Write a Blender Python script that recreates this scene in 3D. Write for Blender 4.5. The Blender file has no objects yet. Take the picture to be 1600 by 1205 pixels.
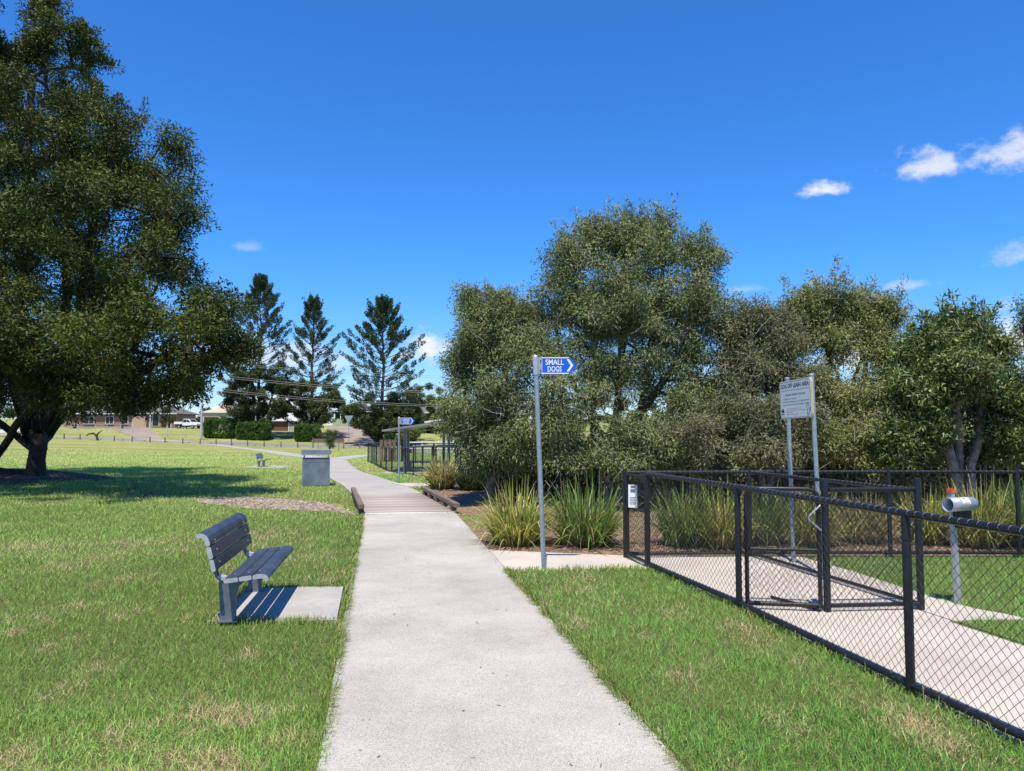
import bpy, math, random
import numpy as np
from mathutils import Vector, Matrix
from mathutils.geometry import delaunay_2d_cdt

# ------------------------------------------------------------------ camera, sky, sun
SC = bpy.context.scene
COL = SC.collection
F_PX, CX, CY, CAM_H, HORIZ = 1160.0, 800.0, 602.5, 1.70, 670.0
PITCH = math.atan((HORIZ - CY) / F_PX)
cd = bpy.data.cameras.new("camera"); cam = bpy.data.objects.new("camera", cd); COL.objects.link(cam)
cd.sensor_width = 36.0; cd.lens = 36.0 * F_PX / 1600.0; cd.clip_start = 0.05; cd.clip_end = 5000
cam.location = (0, 0, CAM_H); cam.rotation_euler = (math.pi / 2 + PITCH, 0, 0)
SC.camera = cam
SC.view_settings.view_transform = 'Standard'; SC.view_settings.look = 'None'
SC.view_settings.exposure = 0.35; SC.view_settings.gamma = 1.0

SUN_FROM = Vector((-0.06, -0.41, 1.0)).normalized()
SUN_EL = math.asin(SUN_FROM.z)
SUN_ROT = math.atan2(SUN_FROM.x, SUN_FROM.y)
sl = bpy.data.lights.new("sun", 'SUN'); sl.energy = 5.0; sl.angle = math.radians(0.53); sl.color = (1.0, 0.93, 0.80)
so = bpy.data.objects.new("sun", sl); COL.objects.link(so)
so.rotation_euler = (-SUN_FROM).to_track_quat('-Z', 'Y').to_euler(); so.location = (-5, -30, 60)

def pix_dir(px, py):
    dx = (px - CX) / F_PX; dy = (CY - py) / F_PX
    s, c = math.sin(PITCH), math.cos(PITCH)
    return np.array([dx, c - dy * s, s + dy * c])

SKY_STRENGTH = 0.11
world = bpy.data.worlds.new("World"); SC.world = world; world.use_nodes = True
wn, wl = world.node_tree.nodes, world.node_tree.links
wn.clear()
wout = wn.new('ShaderNodeOutputWorld'); wbg = wn.new('ShaderNodeBackground')
wbg.inputs['Strength'].default_value = SKY_STRENGTH
wl.new(wbg.outputs[0], wout.inputs[0])
sky = wn.new('ShaderNodeTexSky'); sky.sky_type = 'NISHITA'; sky.sun_disc = False
sky.sun_elevation = SUN_EL; sky.sun_rotation = SUN_ROT
sky.air_density = 1.0; sky.dust_density = 0.0; sky.ozone_density = 2.5; sky.altitude = 50
hs = wn.new('ShaderNodeHueSaturation'); hs.inputs['Saturation'].default_value = 1.15; hs.inputs['Value'].default_value = 1.0
stint = wn.new('ShaderNodeMix'); stint.data_type = 'RGBA'; stint.blend_type = 'MULTIPLY'; stint.inputs['Factor'].default_value = 1; stint.inputs['B'].default_value = (.43, .96, 1.46, 1)
wl.new(sky.outputs[0], hs.inputs['Color']); wl.new(hs.outputs[0], stint.inputs['A'])
tc = wn.new('ShaderNodeTexCoord')
sep = wn.new('ShaderNodeSeparateXYZ'); wl.new(tc.outputs['Generated'], sep.inputs[0])
elr = wn.new('ShaderNodeMapRange'); elr.interpolation_type = 'SMOOTHSTEP'; elr.inputs[1].default_value = -.02; elr.inputs[2].default_value = .24; wl.new(sep.outputs[2], elr.inputs[0])
elm = wn.new('ShaderNodeMix'); elm.data_type = 'RGBA'; elm.inputs['A'].default_value = (.66, .82, 1.2, 1); elm.inputs['B'].default_value = (.42, .94, 1.48, 1)
wl.new(elr.outputs[0], elm.inputs['Factor']); wl.new(elm.outputs['Result'], stint.inputs['B'])
cn = wn.new('ShaderNodeTexNoise'); cn.inputs['Scale'].default_value = 22; cn.inputs['Detail'].default_value = 9; cn.inputs['Roughness'].default_value = 0.62
cmap = wn.new('ShaderNodeMapping'); cmap.inputs['Scale'].default_value = (1, 1, 1.5)
wl.new(tc.outputs['Generated'], cmap.inputs[0]); wl.new(cmap.outputs[0], cn.inputs['Vector'])
nz = wn.new('ShaderNodeMath'); nz.operation = 'MULTIPLY_ADD'; nz.inputs[1].default_value = 3.4; nz.inputs[2].default_value = -1.7
wl.new(cn.outputs[0], nz.inputs[0])
def m_node(op, a=None, b=None, va=None, vb=None):
    n = wn.new('ShaderNodeMath'); n.operation = op
    if a is not None: wl.new(a, n.inputs[0])
    elif va is not None: n.inputs[0].default_value = va
    if b is not None: wl.new(b, n.inputs[1])
    elif vb is not None: n.inputs[1].default_value = vb
    return n.outputs[0]
def v_dot(vec):
    n = wn.new('ShaderNodeVectorMath'); n.operation = 'DOT_PRODUCT'
    wl.new(tc.outputs['Generated'], n.inputs[0]); n.inputs[1].default_value = tuple(vec)
    return n.outputs['Value']
cloud_acc = None
def add_cloud(d, ru, rv, dens):
    global cloud_acc
    d = d / np.linalg.norm(d)
    u = np.cross(d, [0, 0, 1.0]); u /= np.linalg.norm(u); v = np.cross(u, d)
    a = v_dot(u / ru); b = v_dot(v / rv); c = v_dot(d)
    b2 = m_node('MAXIMUM', b, m_node('MULTIPLY', b, vb=-1.7))
    z = m_node('MAXIMUM', m_node('MULTIPLY', c, vb=-20), vb=0.0)
    cx = wn.new('ShaderNodeCombineXYZ'); wl.new(a, cx.inputs[0]); wl.new(b2, cx.inputs[1]); wl.new(z, cx.inputs[2])
    ln = wn.new('ShaderNodeVectorMath'); ln.operation = 'LENGTH'; wl.new(cx.outputs[0], ln.inputs[0])
    r = m_node('ADD', ln.outputs['Value'], nz.outputs[0])
    mr = wn.new('ShaderNodeMapRange'); mr.interpolation_type = 'SMOOTHSTEP'
    mr.inputs[1].default_value = 1.15; mr.inputs[2].default_value = 0.1; mr.inputs[3].default_value = 0; mr.inputs[4].default_value = dens
    wl.new(r, mr.inputs[0])
    cloud_acc = mr.outputs[0] if cloud_acc is None else m_node('MAXIMUM', cloud_acc, mr.outputs[0])
for (px, py, wx, hy, dn) in [(1450, 264, 52, 26, .78), (1558, 244, 58, 36, .78), (1288, 299, 32, 15, .95), (1588, 402, 44, 18, .45),
                             (672, 548, 62, 32, .98), (636, 556, 46, 18, .95), (384, 386, 30, 10, .22), (1412, 447, 40, 9, .35),
                             (1570, 540, 90, 48, .9), (1330, 560, 60, 40, .8), (1170, 452, 36, 10, .25), (440, 560, 110, 34, .6), (1090, 620, 60, 40, .7)]:
    add_cloud(pix_dir(px, py), wx / F_PX, hy / F_PX, dn)
_r = random.Random(5)
for k in range(9):
    az = math.radians(50 + k * 29 + _r.uniform(-9, 9)); el = math.radians(_r.uniform(5, 24))
    add_cloud(np.array([math.sin(az) * math.cos(el), math.cos(az) * math.cos(el), math.sin(el)]), _r.uniform(.03, .09), _r.uniform(.012, .03), .7)
wmix = wn.new('ShaderNodeMix'); wmix.data_type = 'RGBA'
wl.new(cloud_acc, wmix.inputs['Factor']); wl.new(stint.outputs['Result'], wmix.inputs['A'])
cc = .76 / SKY_STRENGTH
wmix.inputs['B'].default_value = (cc * .97, cc * .985, cc, 1)
wl.new(wmix.outputs['Result'], wbg.inputs['Color'])

# ------------------------------------------------------------------ terrain and pixel helpers
def sstep(t):
    t = np.clip(t, 0, 1); return t * t * (3 - 2 * t)
def seg_dist(x, y, a, b):
    ax, ay = a; bx, by = b
    t = np.clip(((x - ax) * (bx - ax) + (y - ay) * (by - ay)) / ((bx - ax) ** 2 + (by - ay) ** 2), 0, 1)
    return np.hypot(x - ax - t * (bx - ax), y - ay - t * (by - ay)), t
SWALE = ((-1.6, 16.6), (-9.5, 19.2))
def gz(x, y):
    x = np.asarray(x, float); y = np.asarray(y, float)
    zf = np.interp(x, [-140, -60, -42, -31, -20, 0, 60], [1.3, .32, -.37, -.80, -.97, -1.1, -1.1])
    t = np.clip((y - 22) / 76, 0, 1); t = t * (1 - (1 - t) * .25)
    z = zf * t
    z = z - .24 * np.exp(-((x + 4) / 6.0) ** 2 - ((y - 36) / 6.0) ** 2)
    u = np.clip((y - 103) / 50, 0, 1); s = 1 - (1 - u) ** 1.5
    z = z + (2.1 - zf) * s
    z = z + np.clip((y - 153) / 250, 0, 1) * 5.0
    d, tt = seg_dist(x, y, *SWALE)
    z = z - .30 * np.exp(-(d / .7) ** 2) * np.clip(1 - tt * 2.6, .12, 1)
    d2 = np.hypot(x + 17.3, y - 25.6)
    z = z + .35 * np.exp(-(d2 / 2.2) ** 2)
    return z
def gzf(x, y): return float(gz(x, y))
def at(px, py, Y):
    d = pix_dir(px, py); k = Y / d[1]
    return np.array([d[0] * k, Y, CAM_H + d[2] * k])
def hit(px, py):
    d = pix_dir(px, py); t = 2.0
    last = t
    while t < 900:
        p = d * t
        if CAM_H + p[2] < gzf(p[0], p[1]):
            lo, hi = last, t
            for _ in range(30):
                m = (lo + hi) / 2; p = d * m
                if CAM_H + p[2] < gzf(p[0], p[1]): hi = m
                else: lo = m
            p = d * hi
            return np.array([p[0], p[1], CAM_H + p[2]])
        last = t; t *= 1.02
    p = d * 300
    return np.array([p[0], p[1], gzf(p[0], p[1])])
def H2(px, py): h = hit(px, py); return (h[0], h[1])

def lattice_noise(x, y, scale, seed):
    r = np.random.RandomState(seed); g = r.rand(256, 256)
    fx = np.asarray(x) * scale + 1000.5; fy = np.asarray(y) * scale + 1000.5
    ix = np.floor(fx).astype(int); iy = np.floor(fy).astype(int)
    tx = fx - ix; ty = fy - iy; tx = tx * tx * (3 - 2 * tx); ty = ty * ty * (3 - 2 * ty)
    a = g[ix % 256, iy % 256]; b = g[(ix + 1) % 256, iy % 256]; c = g[ix % 256, (iy + 1) % 256]; d = g[(ix + 1) % 256, (iy + 1) % 256]
    return (a * (1 - tx) + b * tx) * (1 - ty) + (c * (1 - tx) + d * tx) * ty
def in_poly(poly, X, Y):
    inside = np.zeros(X.shape, bool); n = len(poly); j = n - 1
    for i in range(n):
        xi, yi = poly[i][0], poly[i][1]; xj, yj = poly[j][0], poly[j][1]
        if yi != yj:
            c = ((yi > Y) != (yj > Y)) & (X < (xj - xi) * (Y - yi) / (yj - yi) + xi)
            inside ^= c
        j = i
    return inside

# ------------------------------------------------------------------ materials
MATS = {}
def new_mat(name):
    m = bpy.data.materials.new(name); m.use_nodes = True
    MATS[name] = m
    return m, m.node_tree.nodes, m.node_tree.links, m.node_tree.nodes['Principled BSDF']
def plain(name, col, rough=.6, metal=0.0, var=.12, scale=6.0, bump=0.0, bscale=60.0, spec=.5):
    m, n, l, p = new_mat(name)
    p.inputs['Roughness'].default_value = rough; p.inputs['Metallic'].default_value = metal
    p.inputs['Specular IOR Level'].default_value = spec
    t = n.new('ShaderNodeTexCoord'); nt = n.new('ShaderNodeTexNoise'); nt.inputs['Scale'].default_value = scale; nt.inputs['Detail'].default_value = 6
    l.new(t.outputs['Object'], nt.inputs['Vector'])
    r = n.new('ShaderNodeValToRGB')
    r.color_ramp.elements[0].position = .3; r.color_ramp.elements[1].position = .7
    r.color_ramp.elements[0].color = (*[c * (1 - var) for c in col], 1); r.color_ramp.elements[1].color = (*[min(1, c * (1 + var)) for c in col], 1)
    l.new(nt.outputs[0], r.inputs[0]); l.new(r.outputs[0], p.inputs['Base Color'])
    if bump:
        b = n.new('ShaderNodeBump'); b.inputs['Strength'].default_value = bump; b.inputs['Distance'].default_value = .01
        n2 = n.new('ShaderNodeTexNoise'); n2.inputs['Scale'].default_value = bscale; n2.inputs['Detail'].default_value = 5
        l.new(t.outputs['Object'], n2.inputs['Vector']); l.new(n2.outputs[0], b.inputs['Height']); l.new(b.outputs[0], p.inputs['Normal'])
    return m
def speckle(name, dark, light, fine=220.0, stain=1.2, stain_amt=.18, tint=None, bump=.3):
    m, n, l, p = new_mat(name)
    p.inputs['Roughness'].default_value = .85; p.inputs['Specular IOR Level'].default_value = .25
    t = n.new('ShaderNodeTexCoord')
    v = n.new('ShaderNodeTexNoise'); v.inputs['Scale'].default_value = fine; v.inputs['Detail'].default_value = 3
    l.new(t.outputs['Object'], v.inputs['Vector'])
    r = n.new('ShaderNodeValToRGB'); r.color_ramp.elements[0].position = .36; r.color_ramp.elements[1].position = .56
    r.color_ramp.elements[0].color = (*dark, 1); r.color_ramp.elements[1].color = (*light, 1)
    l.new(v.outputs[0], r.inputs[0])
    s = n.new('ShaderNodeTexNoise'); s.inputs['Scale'].default_value = stain; s.inputs['Detail'].default_value = 9; s.inputs['Roughness'].default_value = .68
    l.new(t.outputs['Object'], s.inputs['Vector'])
    mr = n.new('ShaderNodeMapRange'); mr.inputs[1].default_value = .3; mr.inputs[2].default_value = .7; mr.inputs[3].default_value = 1 - stain_amt; mr.inputs[4].default_value = 1 + stain_amt * .5
    l.new(s.outputs[0], mr.inputs[0])
    mx = n.new('ShaderNodeMix'); mx.data_type = 'RGBA'; mx.blend_type = 'MULTIPLY'; mx.inputs['Factor'].default_value = 1
    cmb = n.new('ShaderNodeCombineColor')
    tt = tint or (1, 1, 1)
    for i in range(3):
        q = n.new('ShaderNodeMath'); q.operation = 'MULTIPLY'; q.inputs[1].default_value = tt[i]; l.new(mr.outputs[0], q.inputs[0]); l.new(q.outputs[0], cmb.inputs[i])
    l.new(r.outputs[0], mx.inputs['A']); l.new(cmb.outputs[0], mx.inputs['B']); l.new(mx.outputs['Result'], p.inputs['Base Color'])
    b = n.new('ShaderNodeBump'); b.inputs['Strength'].default_value = bump; b.inputs['Distance'].default_value = .004
    l.new(v.outputs[0], b.inputs['Height']); l.new(b.outputs[0], p.inputs['Normal'])
    return m
def attr_mat(name, rough=.55, trans=.25, spec=.3):
    m, n, l, p = new_mat(name)
    a = n.new('ShaderNodeAttribute'); a.attribute_name = 'tint'
    l.new(a.outputs['Color'], p.inputs['Base Color']); p.inputs['Roughness'].default_value = rough; p.inputs['Specular IOR Level'].default_value = spec
    if trans:
        tr = n.new('ShaderNodeBsdfTranslucent'); l.new(a.outputs['Color'], tr.inputs[0])
        mx = n.new('ShaderNodeMixShader'); mx.inputs[0].default_value = trans
        l.new(p.outputs[0], mx.inputs[1]); l.new(tr.outputs[0], mx.inputs[2]); l.new(mx.outputs[0], n['Material Output'].inputs[0])
    return m
M = MATS
speckle('aggregate', (.25, .232, .20), (.525, .488, .422), fine=170, stain=.7, stain_amt=.26)
speckle('broom_concrete', (.33, .315, .28), (.44, .415, .375), fine=160, stain=2.4, stain_amt=.22)
speckle('tan_concrete', (.44, .385, .315), (.56, .495, .42), fine=150, stain=1.0, stain_amt=.22)
speckle('far_concrete', (.32, .295, .265), (.42, .39, .355), fine=40, stain=.5, stain_amt=.15)
speckle('asphalt', (.17, .16, .15), (.27, .255, .235), fine=60, stain=.4, stain_amt=.2)
speckle('drive', (.25, .19, .15), (.36, .285, .23), fine=20, stain=.4, stain_amt=.3)
speckle('mulch', (.10, .062, .04), (.33, .22, .145), fine=38, stain=2.0, stain_amt=.45, bump=1.0)
speckle('dirt', (.23, .165, .12), (.46, .38, .30), fine=45, stain=1.8, stain_amt=.5, bump=.6)
plain('black_steel', (.013, .0135, .015), .42, 0, .35, 18, spec=.4)
plain('black_wire', (.011, .0115, .013), .45, 0, .2, 30)
plain('galv', (.36, .40, .43), .42, .55, .16, 22)
plain('galv_light', (.38, .41, .43), .4, .3, .12, 14)
plain('blue_slat', (.040, .049, .065), .45, 0, .38, 5, bump=.15, bscale=180)
plain('cast_alu', (.17, .18, .21), .45, .35, .2, 16)
plain('cap_alu', (.42, .43, .44), .5, .1, .15, 30)
plain('sign_blue', (.004, .105, .62), .35, 0, .05, 5)
plain('sign_white', (.82, .82, .80), .4, 0, .04, 6)
plain('sign_face', (.80, .79, .73), .45, 0, .05, 6)
plain('sign_ink', (.02, .025, .04), .5, 0, .1, 6)
plain('sign_tan', (.52, .42, .27), .5, 0, .1, 20)
plain('orange', (.62, .13, .03), .5, 0, .15, 20)
plain('bin_grey', (.19, .225, .265), .42, .3, .3, 3.5)
plain('bin_roof', (.24, .275, .33), .4, .3, .2, 5)
plain('shelter_grey', (.16, .185, .22), .42, .2, .12, 3)
plain('shelter_roof', (.25, .28, .30), .4, .3, .12, 2)
plain('bark_dark', (.034, .027, .021), .9, 0, .5, 9, bump=1.0, bscale=30)
plain('bark_pale', (.24, .20, .165), .9, 0, .45, 9, bump=.8, bscale=40)
plain('twig', (.36, .32, .27), .85, 0, .4, 5)
plain('pine_bark', (.12, .09, .075), .9, 0, .4, 3)
plain('brick_red', (.22, .10, .065), .85, 0, .25, 4)
plain('brick_tan', (.36, .22, .14), .85, 0, .25, 6)
plain('cream', (.50, .40, .26), .7, 0, .1, 3)
plain('door_green', (.22, .29, .25), .6, 0, .1, 3)
plain('white_paint', (.78, .78, .76), .5, 0, .05, 2)
plain('white_roof', (.62, .66, .70), .45, .1, .1, 1)
plain('grey_roof', (.15, .145, .14), .85, 0, .3, 1.2, spec=.15)
plain('dark_void', (.02, .019, .018), .8, 0, .3, 2)  # near-black; stands in for shade inside the open bay and carport
plain('glass', (.022, .026, .03), .18, 0, .3, 1, spec=.35)
plain('brown_wall', (.13, .065, .045), .7, 0, .25, 4)
plain('lime_fence', (.36, .42, .22), .7, 0, .15, 2)
plain('car_white', (.75, .76, .77), .25, 0, .03, 2, spec=.6)
plain('car_dark', (.03, .035, .045), .4, 0, .2, 3)
plain('tyre', (.02, .02, .02), .8, 0, .2, 8)
plain('red_lid', (.35, .03, .03), .5, 0, .1, 5)
plain('blue_paint', (.03, .07, .25), .4, 0, .1, 5)
plain('bollard_wood', (.13, .10, .075), .85, 0, .35, 12)
plain('kerb_wood', (.17, .12, .09), .85, 0, .4, 10, bump=.6, bscale=60)
plain('wire_grey', (.30, .30, .27), .6, 0, .1, 3)
plain('pole_grey', (.42, .43, .42), .7, 0, .15, 3)
attr_mat('grass', .6, .30, .12)
attr_mat('leaf', .55, .16, .2)
attr_mat('leaf_gloss', .42, .15, .35)
attr_mat('strap_leaf', .45, .3, .3)
attr_mat('chips', .9, 0, .2)
attr_mat('planks', .8, 0, .2)
def lawn_mat():
    m, n, l, p = new_mat('lawn'); p.inputs['Roughness'].default_value = .9; p.inputs['Specular IOR Level'].default_value = .15
    t = n.new('ShaderNodeTexCoord')
    def noise(s, d=6, st=None):
        k = n.new('ShaderNodeTexNoise'); k.inputs['Scale'].default_value = s; k.inputs['Detail'].default_value = d; k.inputs['Roughness'].default_value = .65
        if st:
            mp = n.new('ShaderNodeMapping'); mp.inputs['Scale'].default_value = st; l.new(t.outputs['Object'], mp.inputs[0]); l.new(mp.outputs[0], k.inputs['Vector'])
        else: l.new(t.outputs['Object'], k.inputs['Vector'])
        return k
    a = noise(.22, 8, (.5, 1, 1)); b = noise(18, 5); c = noise(1.4, 6)
    r = n.new('ShaderNodeValToRGB'); r.color_ramp.elements[0].position = .36; r.color_ramp.elements[1].position = .66
    r.color_ramp.elements[0].color = (.20, .255, .055, 1); r.color_ramp.elements[1].color = (.44, .40, .15, 1)
    ad = n.new('ShaderNodeMath'); ad.operation = 'MULTIPLY_ADD'; ad.inputs[1].default_value = .45; l.new(c.outputs[0], ad.inputs[0])
    hf = n.new('ShaderNodeMath'); hf.operation = 'MULTIPLY_ADD'; hf.inputs[1].default_value = .75; hf.inputs[2].default_value = -.1; l.new(a.outputs[0], hf.inputs[0]); l.new(hf.outputs[0], ad.inputs[2])
    l.new(ad.outputs[0], r.inputs[0])
    mr = n.new('ShaderNodeMapRange'); mr.inputs[1].default_value = .25; mr.inputs[2].default_value = .75; mr.inputs[3].default_value = .55; mr.inputs[4].default_value = 1.2; l.new(b.outputs[0], mr.inputs[0])
    mx = n.new('ShaderNodeMix'); mx.data_type = 'RGBA'; mx.blend_type = 'MULTIPLY'; mx.inputs['Factor'].default_value = 1
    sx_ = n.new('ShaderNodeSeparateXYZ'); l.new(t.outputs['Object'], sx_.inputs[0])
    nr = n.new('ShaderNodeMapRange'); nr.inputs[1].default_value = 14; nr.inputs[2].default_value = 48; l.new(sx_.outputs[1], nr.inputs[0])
    nm_ = n.new('ShaderNodeMix'); nm_.data_type = 'RGBA'; nm_.inputs['A'].default_value = (.13, .145, .042, 1); l.new(nr.outputs[0], nm_.inputs['Factor']); l.new(r.outputs[0], nm_.inputs['B'])  # near ground coloured darker, as shaded gaps between the blades
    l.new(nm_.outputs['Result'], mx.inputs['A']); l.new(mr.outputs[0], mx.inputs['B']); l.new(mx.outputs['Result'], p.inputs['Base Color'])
    bp = n.new('ShaderNodeBump'); bp.inputs['Strength'].default_value = .8; bp.inputs['Distance'].default_value = .05; l.new(b.outputs[0], bp.inputs['Height']); l.new(bp.outputs[0], p.inputs['Normal'])
lawn_mat()
def brick_mat(name, c1, c2, mortar):
    m, n, l, p = new_mat(name); p.inputs['Roughness'].default_value = .9
    t = n.new('ShaderNodeTexCoord'); mp = n.new('ShaderNodeMapping'); mp.inputs['Rotation'].default_value = (math.pi / 2, 0, 0)
    b = n.new('ShaderNodeTexBrick'); b.inputs['Scale'].default_value = 1; b.inputs['Brick Width'].default_value = .24; b.inputs['Row Height'].default_value = .086; b.inputs['Mortar Size'].default_value = .01
    b.inputs['Color1'].default_value = (*c1, 1); b.inputs['Color2'].default_value = (*c2, 1); b.inputs['Mortar'].default_value = (*mortar, 1)
    l.new(t.outputs['Object'], mp.inputs[0]); l.new(mp.outputs[0], b.inputs['Vector']); l.new(b.outputs[0], p.inputs['Base Color'])
brick_mat('brick_a', (.20, .085, .055), (.29, .14, .09), (.3, .27, .23))
brick_mat('brick_b', (.42, .25, .16), (.52, .33, .22), (.45, .40, .34))

# ------------------------------------------------------------------ mesh helpers
def np_obj(name, V, Fc, mat, parent=None, tint=None, smooth=False, origin=None):
    V = np.asarray(V, np.float32).reshape(-1, 3)
    if origin is not None: V = V - np.asarray(origin, np.float32)
    Fc = np.asarray(Fc, np.int32); k = Fc.shape[1]
    me = bpy.data.meshes.new(name)
    me.vertices.add(len(V)); me.vertices.foreach_set('co', V.ravel())
    me.loops.add(Fc.size); me.loops.foreach_set('vertex_index', Fc.ravel())
    me.polygons.add(len(Fc)); me.polygons.foreach_set('loop_start', np.arange(0, Fc.size, k, dtype=np.int32))
    if smooth: me.polygons.foreach_set('use_smooth', np.ones(len(Fc), bool))
    me.update(calc_edges=True)
    if tint is not None:
        T = np.ones((len(V), 4), np.float32); T[:, :3] = tint
        me.attributes.new('tint', 'FLOAT_COLOR', 'POINT').data.foreach_set('color', T.ravel())
    me.materials.append(M[mat])
    o = bpy.data.objects.new(name, me); COL.objects.link(o)
    if parent is not None: o.parent = parent
    return o
def tag(o, label=None, cat=None, group=None, kind=None):
    if label: o['label'] = label
    if cat: o['category'] = cat
    if group: o['group'] = group
    if kind: o['kind'] = kind
    return o
class MB:
    def __init__(s): s.v = []; s.f = []; s.sm = []
    def add(s, vs, fs, smooth=False):
        b = len(s.v); s.v += [tuple(map(float, q)) for q in vs]
        for f in fs: s.f.append(tuple(b + i for i in f)); s.sm.append(smooth)
        return s
    def box(s, c, size, ax=None):
        c = np.asarray(c, float); hx, hy, hz = [q / 2 for q in size]
        A = np.eye(3) if ax is None else np.asarray(ax, float)
        vs = [c + A[0] * (hx * i) + A[1] * (hy * j) + A[2] * (hz * k) for i in (-1, 1) for j in (-1, 1) for k in (-1, 1)]
        return s.add(vs, [(0, 1, 3, 2), (4, 6, 7, 5), (0, 4, 5, 1), (2, 3, 7, 6), (0, 2, 6, 4), (1, 5, 7, 3)])
    def tube(s, pts, r, k=10, caps=True):
        pts = [np.asarray(p, float) for p in pts]; n = len(pts)
        rs = r if hasattr(r, '__len__') else [r] * n
        rings = []; prev = None
        for i in range(n):
            d = pts[min(i + 1, n - 1)] - pts[max(i - 1, 0)]; d = d / (np.linalg.norm(d) + 1e-9)
            if prev is None:
                a = np.array([0, 0, 1.0]) if abs(d[2]) < .9 else np.array([1.0, 0, 0])
                u = np.cross(d, a)
            else: u = prev - d * np.dot(prev, d)
            u /= np.linalg.norm(u) + 1e-9; prev = u; w = np.cross(d, u)
            rings.append([pts[i] + (u * math.cos(2 * math.pi * j / k) + w * math.sin(2 * math.pi * j / k)) * rs[i] for j in range(k)])
        vs = [q for ring in rings for q in ring]
        fs = [(i * k + j, i * k + (j + 1) % k, (i + 1) * k + (j + 1) % k, (i + 1) * k + j) for i in range(n - 1) for j in range(k)]
        s.add(vs, fs, True)
        if caps: s.add(rings[0], [tuple(range(k))[::-1]]); s.add(rings[-1], [tuple(range(k))])
        return s
    def prism(s, poly, vec):
        poly = [np.asarray(p, float) for p in poly]; vec = np.asarray(vec, float); n = len(poly)
        vs = poly + [p + vec for p in poly]
        return s.add(vs, [tuple(range(n))[::-1], tuple(range(n, 2 * n))] + [(i, (i + 1) % n, n + (i + 1) % n, n + i) for i in range(n)])
    def build(s, name, mat, parent=None, origin=None, bevel=0.0):
        o0 = np.zeros(3) if origin is None else np.asarray(origin, float)
        me = bpy.data.meshes.new(name); me.from_pydata([(q[0] - o0[0], q[1] - o0[1], q[2] - o0[2]) for q in s.v], [], s.f)
        me.polygons.foreach_set('use_smooth', s.sm); me.update(); me.materials.append(M[mat])
        o = bpy.data.objects.new(name, me); COL.objects.link(o)
        if parent is not None: o.parent = parent
        if bevel:
            b = o.modifiers.new('bevel', 'BEVEL'); b.width = bevel; b.segments = 2; b.limit_method = 'ANGLE'
        return o
class Thing:
    def __init__(s, name, loc, label, cat, group=None):
        s.o = bpy.data.objects.new(name, None); COL.objects.link(s.o); s.loc = np.asarray(loc, float); s.o.location = tuple(s.loc)
        s.o.empty_display_size = .2
        tag(s.o, label, cat, group)
    def part(s, name, mb, mat, parent=None, bevel=0.0):
        return mb.build(name, mat, parent or s.o, s.loc, bevel)
    def npart(s, name, V, Fc, mat, parent=None, **kw):
        return np_obj(name, V, Fc, mat, parent or s.o, origin=s.loc, **kw)
def edge_tubes(P0, P1, r0, r1, k=3):
    P0 = np.asarray(P0, float); P1 = np.asarray(P1, float); n = len(P0)
    r0 = np.broadcast_to(np.asarray(r0, float), (n,)); r1 = np.broadcast_to(np.asarray(r1, float), (n,))
    d = P1 - P0; d = d / (np.linalg.norm(d, axis=1, keepdims=True) + 1e-9)
    a = np.where(np.abs(d[:, 2:3]) < .9, np.array([[0, 0, 1.0]]), np.array([[1.0, 0, 0]]))
    u = np.cross(d, a); u /= np.linalg.norm(u, axis=1, keepdims=True) + 1e-9; w = np.cross(d, u)
    V = np.empty((n, 2, k, 3))
    for j in range(k):
        q = u * math.cos(2 * math.pi * j / k) + w * math.sin(2 * math.pi * j / k)
        V[:, 0, j] = P0 + q * r0[:, None]; V[:, 1, j] = P1 + q * r1[:, None]
    base = (np.arange(n) * 2 * k)[:, None, None]; j = np.arange(k); jn = (j + 1) % k
    Fq = np.stack([j, jn, k + jn, k + j], 1)[None] + base
    return V.reshape(-1, 3), Fq.reshape(-1, 4)
def sheet(name, poly, zo, mat, step=.5, thick=0.0, zfun=gz, parent=None):
    poly = [(float(p[0]), float(p[1])) for p in poly]
    dense = []
    for i in range(len(poly)):
        a, b = np.array(poly[i]), np.array(poly[(i + 1) % len(poly)]); k = max(1, int(np.linalg.norm(b - a) / step))
        dense += [tuple(a + (b - a) * t / k) for t in range(k)]
    nb = len(dense); P = np.array(dense)
    gx = np.arange(P[:, 0].min(), P[:, 0].max(), step); gy = np.arange(P[:, 1].min(), P[:, 1].max(), step)
    GX, GY = np.meshgrid(gx, gy); GX = GX.ravel(); GY = GY.ravel(); ok = in_poly(poly, GX, GY)
    pts = dense + list(zip(GX[ok].tolist(), GY[ok].tolist()))
    vs, es, fs, *_ = delaunay_2d_cdt([Vector(p) for p in pts], [], [list(range(nb))], 1, 1e-4)
    X = np.array([v.x for v in vs]); Y = np.array([v.y for v in vs]); Z = zfun(X, Y) + zo
    V = np.stack([X, Y, Z], 1); F3 = []
    for f in fs:
        for i in range(1, len(f) - 1): F3.append((f[0], f[i], f[i + 1]))
    F3 = np.array(F3)
    A = V[F3]; nzz = np.cross(A[:, 1] - A[:, 0], A[:, 2] - A[:, 0])[:, 2]; F3[nzz < 0] = F3[nzz < 0][:, ::-1]
    if thick:
        n0 = len(V); D = np.array(dense); zt = zfun(D[:, 0], D[:, 1]) + zo
        T = np.column_stack([D, zt]); B = np.column_stack([D, zt - thick]); V = np.vstack([V, T, B])
        sk = []
        for i in range(nb):
            j = (i + 1) % nb; sk += [(n0 + i, n0 + nb + i, n0 + j), (n0 + j, n0 + nb + i, n0 + nb + j)]
        F3 = np.vstack([F3, np.array(sk)])
    return np_obj(name, V, F3, mat, parent)
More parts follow.
